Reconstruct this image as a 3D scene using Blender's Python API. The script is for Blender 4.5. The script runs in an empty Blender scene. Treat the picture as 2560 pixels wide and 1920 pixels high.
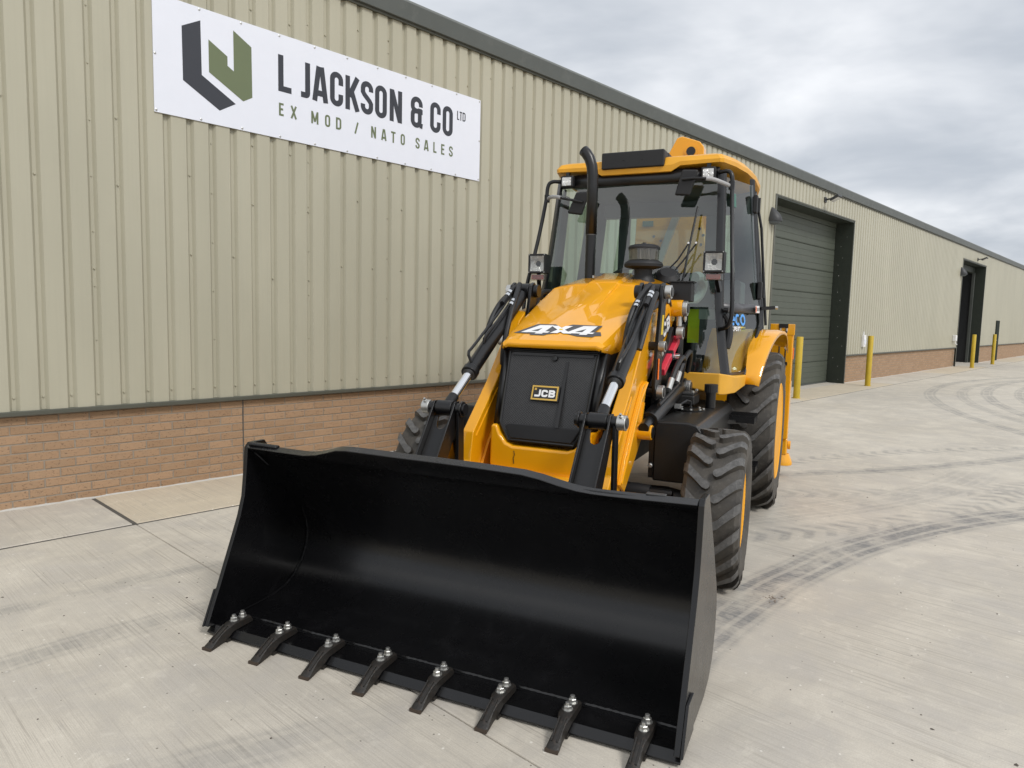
import bpy, bmesh, math, random
from mathutils import Vector, Matrix
random.seed(7)
R = math.radians
S = bpy.context.scene
C = bpy.data.collections.new("scene")
S.collection.children.link(C)

# ------------------------------------------------------------------ camera
cd = bpy.data.cameras.new("camera")
cam = bpy.data.objects.new("camera", cd)
C.objects.link(cam)
cd.sensor_width = 36.0
cd.lens = 36.0 * 1760 / 2560
cd.clip_start = 0.05
cd.clip_end = 2000
RX = Vector((0.686678, -0.726590, 0.023249))
DN = Vector((-0.053550, -0.082451, -0.995155))
FW = Vector((0.724987, 0.682106, -0.095526))
CAMZ = 1.627
cam.matrix_world = Matrix(((RX.x, -DN.x, -FW.x, 0), (RX.y, -DN.y, -FW.y, 0), (RX.z, -DN.z, -FW.z, CAMZ), (0, 0, 0, 1)))
S.camera = cam
S.render.resolution_x, S.render.resolution_y = 1024, 768
S.view_settings.view_transform = 'Standard'
S.view_settings.look = 'None'
S.view_settings.exposure = 0.36
S.view_settings.gamma = 1.0
S.view_settings.use_curve_mapping = False

# ------------------------------------------------------------------ node helper
class NT:
    def __init__(s, tree):
        s.t = tree; s.n = tree.nodes; s.l = tree.links
    def node(s, typ, **kw):
        n = s.n.new(typ)
        for k, v in kw.items():
            setattr(n, k, v)
        return n
    def put(s, sock, v):
        if isinstance(v, bpy.types.NodeSocket):
            s.l.new(v, sock)
        elif v is not None:
            if sock.type == 'RGBA' and not hasattr(v, '__len__'):
                v = (v, v, v, 1)
            elif sock.type == 'RGBA' and len(v) == 3:
                v = (*v, 1)
            elif sock.type == 'VECTOR' and not hasattr(v, '__len__'):
                v = (v, v, v)
            sock.default_value = v
    def math(s, op, a, b=None, c=None, clamp=False):
        n = s.node('ShaderNodeMath', operation=op, use_clamp=clamp)
        for i, v in enumerate((a, b, c)):
            if v is not None:
                s.put(n.inputs[i], v)
        return n.outputs[0]
    def vmath(s, op, a, b=None):
        n = s.node('ShaderNodeVectorMath', operation=op)
        s.put(n.inputs[0], a)
        if b is not None:
            s.put(n.inputs[1], b)
        return n.outputs['Value'] if op in ('LENGTH', 'DISTANCE', 'DOT_PRODUCT') else n.outputs[0]
    def noise(s, vec, scale, detail=4, rough=0.55, dist=0.0):
        n = s.node('ShaderNodeTexNoise')
        s.put(n.inputs['Vector'], vec)
        n.inputs['Scale'].default_value = scale
        n.inputs['Detail'].default_value = detail
        n.inputs['Roughness'].default_value = rough
        n.inputs['Distortion'].default_value = dist
        return n.outputs[0]
    def ramp(s, v, lo, hi, a=0.0, b=1.0, smooth=True):
        n = s.node('ShaderNodeMapRange', interpolation_type='SMOOTHSTEP' if smooth else 'LINEAR')
        s.put(n.inputs[0], v)
        for i, x in zip((1, 2, 3, 4), (lo, hi, a, b)):
            s.put(n.inputs[i], x)
        return n.outputs[0]
    def mix(s, f, a, b, blend='MIX'):
        n = s.node('ShaderNodeMix', data_type='RGBA', blend_type=blend)
        s.put(n.inputs[0], f); s.put(n.inputs[6], a); s.put(n.inputs[7], b)
        return n.outputs[2]
    def bump(s, h, strength=0.3, dist=0.01):
        n = s.node('ShaderNodeBump')
        n.inputs['Strength'].default_value = strength
        n.inputs['Distance'].default_value = dist
        s.put(n.inputs['Height'], h)
        return n.outputs[0]
    def pos(s):
        return s.node('ShaderNodeNewGeometry').outputs['Position']
    def objco(s):
        return s.node('ShaderNodeTexCoord').outputs['Object']

# ------------------------------------------------------------------ sky and sun
SUN_EL, SUN_AZ = R(46), R(263)       # soft sun behind thick cloud, over the yard side
world = bpy.data.worlds.new("World")
S.world = world
world.use_nodes = True
w = NT(world.node_tree)
w.n.clear()
sky = w.node('ShaderNodeTexSky', sky_type='NISHITA', sun_disc=False)
sky.sun_elevation = SUN_EL
sky.sun_rotation = math.pi / 2 - SUN_AZ
sky.dust_density = 2.0
nish = w.vmath('MULTIPLY', sky.outputs[0], (0.10, 0.10, 0.10))
d = w.node('ShaderNodeTexCoord').outputs['Generated']
sep = w.node('ShaderNodeSeparateXYZ'); w.put(sep.inputs[0], d)
zz = w.math('ADD', w.math('MAXIMUM', sep.outputs[2], 0.0), 0.16)
cmb = w.node('ShaderNodeCombineXYZ')
w.put(cmb.inputs[0], w.math('DIVIDE', sep.outputs[0], zz))
w.put(cmb.inputs[1], w.math('DIVIDE', sep.outputs[1], zz))
cmb.inputs[2].default_value = 3.7
cv = cmb.outputs[0]
n1 = w.noise(cv, 0.55, 5, 0.5, 0.3)
n2 = w.noise(w.vmath('ADD', cv, (7.3, 2.1, 0)), 1.5, 5, 0.55, 0.3)
cl = w.math('ADD', w.math('MULTIPLY', n1, 0.68), w.math('MULTIPLY', n2, 0.32))
den = w.ramp(cl, 0.36, 0.64)
cloud = w.mix(den, (0.415, 0.45, 0.50), (0.87, 0.88, 0.90))
bright = w.ramp(cl, 0.55, 0.68)
cloud = w.mix(bright, cloud, (1.06, 1.06, 1.06))
cover = w.mix(0.94, nish, cloud)
bg = w.node('ShaderNodeBackground')
w.put(bg.inputs[0], cover)
bg.inputs[1].default_value = 1.0
out = w.node('ShaderNodeOutputWorld')
w.l.new(bg.outputs[0], out.inputs[0])

sd = bpy.data.lights.new("sun", 'SUN')
sd.energy = 1.4
sd.angle = R(14)
sd.color = (1.0, 0.975, 0.94)
sun = bpy.data.objects.new("sun", sd)
C.objects.link(sun)
sdir = Vector((math.cos(SUN_EL) * math.cos(SUN_AZ), math.cos(SUN_EL) * math.sin(SUN_AZ), math.sin(SUN_EL)))
sun.rotation_euler = (-sdir).to_track_quat('-Z', 'Y').to_euler()
sun.location = sdir * 60

# ------------------------------------------------------------------ materials
MATS = {}
def newmat(name):
    m = bpy.data.materials.new(name)
    m.use_nodes = True
    MATS[name] = m
    t = NT(m.node_tree)
    b = t.n['Principled BSDF']
    return m, t, b

def paint(name, col, rough=0.35, metal=0.0, coat=0.0, dirt=0.0, dirtcol=(0.25, 0.22, 0.18), bump=0.0, bscale=60, spec=0.5, var=0.06, nscale=5.0, crough=0.035):
    m, t, b = newmat(name)
    p = t.objco()
    n = t.noise(p, nscale, 5, 0.6)
    c = t.mix(t.ramp(n, 0.3, 0.7), tuple(x * (1 - var) for x in col), tuple(min(1, x * (1 + var)) for x in col))
    if dirt > 0:
        nd = t.noise(p, nscale * 4.3, 6, 0.65, 0.4)
        c = t.mix(t.math('MULTIPLY', t.ramp(nd, 0.5, 0.75), dirt), c, dirtcol)
    t.put(b.inputs['Base Color'], c)
    t.put(b.inputs['Roughness'], t.math('ADD', rough - 0.05, t.math('MULTIPLY', t.noise(p, nscale * 6, 4), 0.1)))
    b.inputs['Metallic'].default_value = metal
    b.inputs['Specular IOR Level'].default_value = spec
    b.inputs['Coat Weight'].default_value = coat
    b.inputs['Coat Roughness'].default_value = crough
    if bump > 0:
        t.put(b.inputs['Normal'], t.bump(t.noise(p, bscale, 3), bump, 0.004))
    return m

paint('yellow', (0.83, 0.37, 0.002), 0.5, coat=1.0, dirt=0.03, dirtcol=(0.5, 0.27, 0.05), var=0.02, spec=0.2)
paint('yellow_flat', (0.70, 0.36, 0.03), 0.5, dirt=0.12, dirtcol=(0.4, 0.28, 0.1))
paint('rim_yellow', (0.83, 0.37, 0.004), 0.55, coat=0.1, spec=0.25)
paint('roof_yellow', (0.76, 0.36, 0.012), 0.5, coat=0.12, dirt=0.1, dirtcol=(0.5, 0.33, 0.12))
paint('black', (0.006, 0.006, 0.0065), 0.33, spec=0.5, dirt=0.06, dirtcol=(0.06, 0.055, 0.05))
paint('black_matt', (0.010, 0.010, 0.011), 0.55, bump=0.1, bscale=300)
paint('bucket_black', (0.0035, 0.0035, 0.004), 0.27, spec=0.5, coat=0.0, dirt=0.5, dirtcol=(0.011, 0.011, 0.012), nscale=1.1)
paint('tooth_black', (0.018, 0.016, 0.014), 0.5, dirt=0.6, dirtcol=(0.055, 0.035, 0.022), bump=0.5, bscale=90, nscale=14)
paint('tip_rust', (0.055, 0.038, 0.026), 0.7, dirt=0.5, dirtcol=(0.04, 0.03, 0.025), bump=0.4, bscale=120)
paint('hose', (0.011, 0.011, 0.012), 0.45, bump=0.1, bscale=200)
paint('chrome', (0.86, 0.87, 0.88), 0.12, metal=1.0, var=0.02)
paint('zinc', (0.56, 0.56, 0.54), 0.38, metal=0.9, dirt=0.3, dirtcol=(0.3, 0.28, 0.24))
paint('steel_dark', (0.10, 0.10, 0.10), 0.45, metal=0.7, dirt=0.3)
paint('tank', (0.008, 0.0075, 0.007), 0.38, dirt=0.35, dirtcol=(0.05, 0.043, 0.036), nscale=6)
paint('chassis', (0.009, 0.0085, 0.008), 0.55, dirt=0.3, dirtcol=(0.06, 0.05, 0.04), bump=0.2, bscale=70)
paint('red', (0.62, 0.03, 0.06), 0.4, dirt=0.15, dirtcol=(0.3, 0.06, 0.06))
paint('orange_reflector', (0.95, 0.18, 0.01), 0.25)
paint('white', (0.82, 0.82, 0.82), 0.4)
paint('decal_grey', (0.065, 0.065, 0.07), 0.35)
paint('decal_black', (0.012, 0.012, 0.012), 0.35)
paint('sign_dark', (0.032, 0.035, 0.045), 0.4, var=0.02)
paint('sign_green', (0.135, 0.165, 0.085), 0.45, var=0.02)
paint('sign_white', (0.76, 0.785, 0.86), 0.35, var=0.01)
paint('blue', (0.07, 0.33, 0.82), 0.4)
paint('lime', (0.62, 0.74, 0.03), 0.5)
paint('label_green', (0.05, 0.16, 0.12), 0.5)
paint('gold', (0.60, 0.38, 0.07), 0.4)
paint('warn_yellow', (0.8, 0.55, 0.02), 0.4)
paint('interior', (0.105, 0.118, 0.128), 0.6)
paint('interior_dark', (0.026, 0.028, 0.031), 0.6)
paint('seat_cover', (0.42, 0.44, 0.43), 0.5)
paint('bollard_yellow', (0.52, 0.36, 0.02), 0.45, dirt=0.25, dirtcol=(0.3, 0.22, 0.06), nscale=4)
paint('trim_olive', (0.082, 0.084, 0.066), 0.5, dirt=0.12, dirtcol=(0.2, 0.2, 0.17), nscale=1.5)
paint('eave_grey', (0.088, 0.095, 0.087), 0.5, spec=0.3, dirt=0.15, dirtcol=(0.22, 0.22, 0.2), nscale=1.2)
paint('door_green', (0.082, 0.093, 0.073), 0.5, spec=0.3, var=0.04, dirt=0.1, dirtcol=(0.15, 0.15, 0.12), nscale=1.0)
paint('reveal_green', (0.036, 0.043, 0.034), 0.5, spec=0.3, dirt=0.08, dirtcol=(0.12, 0.12, 0.1))
paint('door_dark', (0.022, 0.028, 0.024), 0.8, spec=0.1)
paint('lamp_dark', (0.035, 0.036, 0.038), 0.5, bump=0.2, bscale=80)
paint('opal', (0.7, 0.7, 0.68), 0.25)
paint('sealant', (0.085, 0.08, 0.072), 0.75, dirt=0.5, dirtcol=(0.2, 0.19, 0.16), nscale=12)
paint('mortar_white', (0.50, 0.49, 0.455), 0.8, dirt=0.3, dirtcol=(0.4, 0.38, 0.33), nscale=9)
paint('roof_sheet', (0.19, 0.2, 0.19), 0.5)
paint('wrap', (0.36, 0.36, 0.36), 0.5, bump=0.8, bscale=110)
paint('mud', (0.20, 0.165, 0.13), 0.9)
paint('stone', (0.10, 0.085, 0.07), 0.85)

def glassmat(name, tint, rough=0.01, ior=1.45, extra=0.0):
    m, t, b = newmat(name)
    t.n.remove(b)
    tr = t.node('ShaderNodeBsdfTransparent'); t.put(tr.inputs[0], tint)
    gl = t.node('ShaderNodeBsdfGlossy'); gl.inputs['Roughness'].default_value = rough
    ge = t.node('ShaderNodeNewGeometry')
    cs = t.math('ABSOLUTE', t.vmath('DOT_PRODUCT', ge.outputs['Normal'], ge.outputs['Incoming']))
    sch = t.math('POWER', t.math('SUBTRACT', 1.0, cs), 5.0)
    f0 = ((ior - 1) / (ior + 1)) ** 2
    fac = t.math('ADD', t.math('MULTIPLY', sch, 1 - f0), f0 + extra, clamp=True)
    mx = t.node('ShaderNodeMixShader')
    t.put(mx.inputs[0], fac)
    t.l.new(tr.outputs[0], mx.inputs[1]); t.l.new(gl.outputs[0], mx.inputs[2])
    t.l.new(mx.outputs[0], t.n['Material Output'].inputs[0])
    return m
glassmat('cab_glass', (0.60, 0.71, 0.66), extra=0.085)
glassmat('clear_plastic', (0.82, 0.80, 0.76), 0.08, extra=0.06)
glassmat('lamp_glass', (0.95, 0.95, 0.94), 0.03, extra=0.03)
glassmat('amber_lens', (0.95, 0.42, 0.24), 0.1, extra=0.12)

def lensmat():
    m, t, b = newmat('lamp_lens')
    p = t.objco()
    sx = t.node('ShaderNodeSeparateXYZ'); t.put(sx.inputs[0], p)
    flutes = t.math('SINE', t.math('MULTIPLY', sx.outputs[1], 620.0))
    n = t.noise(p, 24, 2, 0.5, 1.0)
    b.inputs['Base Color'].default_value = (0.80, 0.80, 0.78, 1)
    b.inputs['Metallic'].default_value = 0.55
    b.inputs['Roughness'].default_value = 0.16
    b.inputs['Coat Weight'].default_value = 1.0
    b.inputs['Coat Roughness'].default_value = 0.03
    t.put(b.inputs['Normal'], t.bump(t.math('ADD', t.math('MULTIPLY', flutes, 0.25), t.math('MULTIPLY', n, 2.0)), 0.8, 0.01))
lensmat()

def rubbermat():
    m, t, b = newmat('rubber')
    p = t.objco()
    n1 = t.noise(p, 5, 5, 0.6)
    n2 = t.noise(p, 38, 6, 0.7)
    c = t.mix(t.ramp(n1, 0.35, 0.7), (0.034, 0.031, 0.027), (0.084, 0.074, 0.061))
    c = t.mix(t.math('MULTIPLY', t.ramp(n2, 0.5, 0.72), 0.55), c, (0.115, 0.105, 0.093))
    t.put(b.inputs['Base Color'], c)
    t.put(b.inputs['Roughness'], t.ramp(n1, 0.3, 0.7, 0.52, 0.75))
    t.put(b.inputs['Normal'], t.bump(n2, 0.25, 0.004))
    # worn, scuffed faces of the lugs
    m2, t, b = newmat('rubber_worn')
    p = t.objco()
    n2 = t.noise(p, 30, 6, 0.7)
    n3 = t.noise(t.vmath('MULTIPLY', p, (20, 90, 90)), 1.0, 4, 0.6)
    c = t.mix(t.ramp(n2, 0.3, 0.7), (0.058, 0.057, 0.055), (0.125, 0.122, 0.118))
    c = t.mix(t.math('MULTIPLY', t.ramp(n3, 0.62, 0.75), 0.5), c, (0.27, 0.265, 0.26))
    t.put(b.inputs['Base Color'], c)
    b.inputs['Roughness'].default_value = 0.6
    t.put(b.inputs['Normal'], t.bump(n2, 0.35, 0.004))
rubbermat()

def meshmat():
    m, t, b = newmat('grille_mesh')
    p = t.objco()
    sx = t.node('ShaderNodeSeparateXYZ'); t.put(sx.inputs[0], p)
    # perforated sheet: rows of fine holes
    a = t.math('SINE', t.math('MULTIPLY', sx.outputs[1], 360.0))
    c = t.math('SINE', t.math('MULTIPLY', sx.outputs[2], 420.0))
    h = t.math('ADD', t.math('MULTIPLY', a, c), t.math('MULTIPLY', t.math('SUBTRACT', t.noise(p, 170, 2), 0.5), 2.2))
    k = t.ramp(h, -0.3, 0.45)
    col = t.mix(k, (0.040, 0.040, 0.042), (0.005, 0.005, 0.005))
    n = t.noise(p, 7, 5, 0.6)
    col = t.mix(t.math('MULTIPLY', t.ramp(n, 0.45, 0.75), 0.25), col, (0.05, 0.05, 0.05))
    t.put(b.inputs['Base Color'], col)
    b.inputs['Roughness'].default_value = 0.5
    t.put(b.inputs['Normal'], t.bump(k, -0.5, 0.003))
meshmat()

def claddingmat():
    m, t, b = newmat('cladding')
    p = t.pos()
    n = t.noise(t.vmath('MULTIPLY', p, (0.8, 0.8, 0.25)), 1.6, 4, 0.6)
    st = t.noise(t.vmath('MULTIPLY', p, (55, 8, 0.7)), 1.0, 4, 0.6)
    c = t.mix(t.ramp(n, 0.3, 0.7), (0.405, 0.386, 0.297), (0.445, 0.424, 0.328))
    c = t.mix(t.math('MULTIPLY', t.ramp(st, 0.45, 0.75), 0.2), c, (0.36, 0.345, 0.27))
    t.put(b.inputs['Base Color'], c)
    b.inputs['Roughness'].default_value = 0.42
    b.inputs['Specular IOR Level'].default_value = 0.4
    t.put(b.inputs['Normal'], t.bump(st, 0.03, 0.003))
claddingmat()

def brickmat():
    m, t, b = newmat('brick')
    p = t.pos()
    oi = t.node('ShaderNodeObjectInfo').outputs['Random']
    rnd = t.math('FRACT', t.math('ADD', oi, t.node('ShaderNodeAttribute', attribute_name='rnd').outputs['Fac']))
    c = t.mix(rnd, (0.325, 0.205, 0.118), (0.40, 0.258, 0.155))
    n = t.noise(p, 9, 5, 0.65)
    c = t.mix(t.math('MULTIPLY', t.ramp(n, 0.4, 0.75), 0.5), c, (0.335, 0.235, 0.15))
    # dragfaced pits
    pits = t.noise(t.vmath('MULTIPLY', p, (60, 60, 95)), 1.0, 3, 0.7)
    k = t.ramp(pits, 0.58, 0.68)
    c = t.mix(t.math('MULTIPLY', k, 0.75), c, (0.10, 0.06, 0.04))
    t.put(b.inputs['Base Color'], c)
    b.inputs['Roughness'].default_value = 0.85
    t.put(b.inputs['Normal'], t.bump(t.math('SUBTRACT', t.noise(p, 60, 4, 0.7), t.math('MULTIPLY', k, 0.8)), 0.6, 0.006))
    m, t, b = newmat('mortar')
    p = t.pos()
    n = t.noise(p, 14, 5, 0.7)
    t.put(b.inputs['Base Color'], t.mix(n, (0.21, 0.175, 0.135), (0.36, 0.31, 0.25)))
    b.inputs['Roughness'].default_value = 0.95
    t.put(b.inputs['Normal'], t.bump(t.noise(p, 120, 3), 0.5, 0.004))
brickmat()

def concretemat(name, warm, marks):
    m, t, b = newmat(name)
    p = t.pos()
    sx = t.node('ShaderNodeSeparateXYZ'); t.put(sx.inputs[0], p)
    big = t.noise(p, 0.55, 5, 0.6, 0.5)
    mid = t.noise(p, 2.6, 6, 0.62, 0.6)
    fine = t.noise(p, 55, 4, 0.7)
    c = t.mix(t.ramp(big, 0.3, 0.7), (0.43, 0.398, 0.345), (0.515, 0.482, 0.425))
    c = t.mix(t.math('MULTIPLY', t.ramp(mid, 0.42, 0.72), 0.55), c, (0.375, 0.355, 0.335))
    c = t.mix(t.math('MULTIPLY', t.ramp(mid, 0.52, 0.3), 0.45), c, (0.585, 0.545, 0.475))
    if warm:
        c = t.mix(0.5, c, (0.46, 0.39, 0.28))
    # brushed finish across the yard
    wob = t.math('MULTIPLY', t.noise(p, 0.8, 2), 0.018)
    br = t.node('ShaderNodeCombineXYZ')
    t.put(br.inputs[0], t.math('MULTIPLY', t.math('ADD', sx.outputs[0], wob), 95.0))
    t.put(br.inputs[1], t.math('MULTIPLY', sx.outputs[1], 0.7))
    brush = t.noise(br.outputs[0], 1.0, 5, 0.7)
    br2 = t.node('ShaderNodeCombineXYZ')
    t.put(br2.inputs[0], t.math('MULTIPLY', t.math('ADD', sx.outputs[0], wob), 260.0))
    t.put(br2.inputs[1], t.math('MULTIPLY', sx.outputs[1], 2.2))
    brush2 = t.noise(br2.outputs[0], 1.0, 3, 0.6)
    patch = t.ramp(t.noise(p, 0.9, 4, 0.6, 0.4), 0.38, 0.62, 0.2, 1.0)
    c = t.mix(t.math('MULTIPLY', t.math('MULTIPLY', t.ramp(brush, 0.52, 0.66), patch), 0.85), c, (0.285, 0.26, 0.225))
    c = t.mix(t.math('MULTIPLY', t.math('MULTIPLY', t.ramp(brush2, 0.52, 0.66), patch), 0.65), c, (0.34, 0.315, 0.275))
    c = t.mix(t.math('MULTIPLY', t.ramp(brush, 0.46, 0.32), 0.25), c, (0.60, 0.57, 0.51))
    grain = t.noise(p, 150, 4, 0.75)
    c = t.mix(t.ramp(grain, 0.35, 0.68, 0.0, 0.30), c, (0.27, 0.25, 0.22))
    c = t.mix(t.ramp(grain, 0.62, 0.78, 0.0, 0.30), c, (0.70, 0.67, 0.61))
    blot = t.noise(p, 9, 5, 0.7, 0.8)
    c = t.mix(t.ramp(blot, 0.52, 0.78, 0.0, 0.40), c, (0.33, 0.315, 0.29))
    c = t.mix(t.ramp(blot, 0.46, 0.28, 0.0, 0.30), c, (0.60, 0.565, 0.50))
    # aggregate specks
    sp = t.node('ShaderNodeTexVoronoi'); t.put(sp.inputs['Vector'], p); sp.inputs['Scale'].default_value = 34
    sel = t.node('ShaderNodeTexWhiteNoise'); t.put(sel.inputs['Vector'], sp.outputs['Position'])
    speck = t.math('MULTIPLY', t.math('LESS_THAN', sp.outputs['Distance'], 0.16), t.math('GREATER_THAN', sel.outputs[0], 0.965))
    c = t.mix(t.math('MULTIPLY', speck, 0.75), c, (0.10, 0.09, 0.075))
    speck2 = t.math('MULTIPLY', t.math('LESS_THAN', sp.outputs['Distance'], 0.2), t.math('LESS_THAN', sel.outputs[0], 0.03))
    c = t.mix(t.math('MULTIPLY', speck2, 0.5), c, (0.72, 0.70, 0.66))
    if marks:
        soft = t.noise(p, 3.2, 5, 0.65, 0.3)
        tex = t.noise(p, 26, 4, 0.7)
        wobble = t.math('MULTIPLY', t.math('SUBTRACT', t.noise(p, 0.9, 2), 0.5), 0.08)
        # rubber left by tyres: (cx, cy, radius, half width, strength, x-min, x-max, lugs)
        arcs = [(4.02, -5.97, 7.68, 0.21, 0.95, 2.2, 30, 0), (14.68, 13.2, 12.5, 0.13, 0.72, 4.8, 12.5, 0),
                (8.8, 7.41, 6.33, 0.19, 0.55, 3.6, 9.2, 1), (5.36, -6.54, 10.14, 0.17, 0.5, 7.4, 14, 1),
                (13.0, 9.0, 9.0, 0.2, 0.42, 5.8, 9.6, 1), (9.5, 9.6, 8.1, 0.3, 0.32, 4.5, 9.6, 0),
                (22.78, -11.76, 16.39, 0.16, 0.55, 11.5, 40, 0), (22.9, -11.7, 15.7, 0.14, 0.45, 12.0, 40, 0), (23.77, -14.98, 18.57, 0.16, 0.55, 13.0, 40, 0),
                (23.6, -14.9, 17.8, 0.13, 0.5, 13, 40, 0), (23.2, -12.6, 14.8, 0.15, 0.4, 13, 40, 0),
                (1.11, -7.0, 11.42, 0.10, 0.38, -4, 2.6, 0), (1.11, -2.6, 6.36, 0.12, 0.40, -4, 2.4, 0), (-0.4, -2.0, 4.65, 0.14, 0.28, -1, 2.0, 0),
                (-2.0, -6.0, 7.9, 0.13, 0.16, -3, 1.8, 0)]
        tot = None
        for cx, cy, r, hw, k, x0, x1, lug in arcs:
            dx = t.math('SUBTRACT', sx.outputs[0], cx); dy = t.math('SUBTRACT', sx.outputs[1], cy)
            ln = t.math('SQRT', t.math('ADD', t.math('MULTIPLY', dx, dx), t.math('MULTIPLY', dy, dy)))
            dd = t.math('ABSOLUTE', t.math('ADD', t.math('SUBTRACT', ln, r), wobble))
            mk = t.ramp(dd, hw, hw * 0.62)
            mk = t.math('MULTIPLY', mk, t.ramp(sx.outputs[0], x0, x0 + 0.8))
            mk = t.math('MULTIPLY', mk, t.ramp(sx.outputs[0], x1, x1 - 0.8))
            if lug:
                an = t.math('ARCTAN2', dy, dx)
                ph = t.math('SINE', t.math('ADD', t.math('MULTIPLY', an, r * 30.0), t.math('MULTIPLY', dd, 26.0)))
                mk = t.math('MULTIPLY', mk, t.ramp(ph, -0.6, 0.9, 0.12, 1.0))
            else:
                rib = t.math('SINE', t.math('MULTIPLY', dd, 75.0))
                mk = t.math('MULTIPLY', mk, t.ramp(rib, -0.9, 0.1, 0.45, 1.0))
            mk = t.math('MULTIPLY', mk, k)
            tot = mk if tot is None else t.math('MAXIMUM', tot, mk)
        tot = t.math('MULTIPLY', tot, t.ramp(soft, 0.32, 0.62, 0.15, 1.0))
        tot = t.math('MULTIPLY', tot, t.ramp(brush, 0.3, 0.62, 0.5, 1.1))
        tot = t.math('MULTIPLY', tot, t.ramp(tex, 0.25, 0.6, 0.55, 1.0))
        c = t.mix(t.math('MULTIPLY', tot, 1.08, clamp=True), c, (0.16, 0.161, 0.163))
    c = t.vmath('MULTIPLY', c, (1.18, 1.17, 1.145) if not warm else (1.24, 1.21, 1.15))
    t.put(b.inputs['Base Color'], c)
    b.inputs['Roughness'].default_value = 0.82
    b.inputs['Specular IOR Level'].default_value = 0.3
    hh = t.math('ADD', t.math('MULTIPLY', brush, 0.8), t.math('ADD', t.math('MULTIPLY', brush2, 0.6), t.math('MULTIPLY', fine, 0.35)))
    t.put(b.inputs['Normal'], t.bump(hh, 0.4, 0.006))
concretemat('concrete', False, True)
concretemat('concrete_edge', True, False)
concretemat('concrete_pale', False, False)
M = MATS

# ------------------------------------------------------------------ mesh helper
def cross_frame(a, b):
    z = (Vector(b) - Vector(a)).normalized()
    up = Vector((0, 0, 1)) if abs(z.z) < 0.9 else Vector((1, 0, 0))
    x = up.cross(z).normalized()
    return x, z.cross(x).normalized(), z

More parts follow.
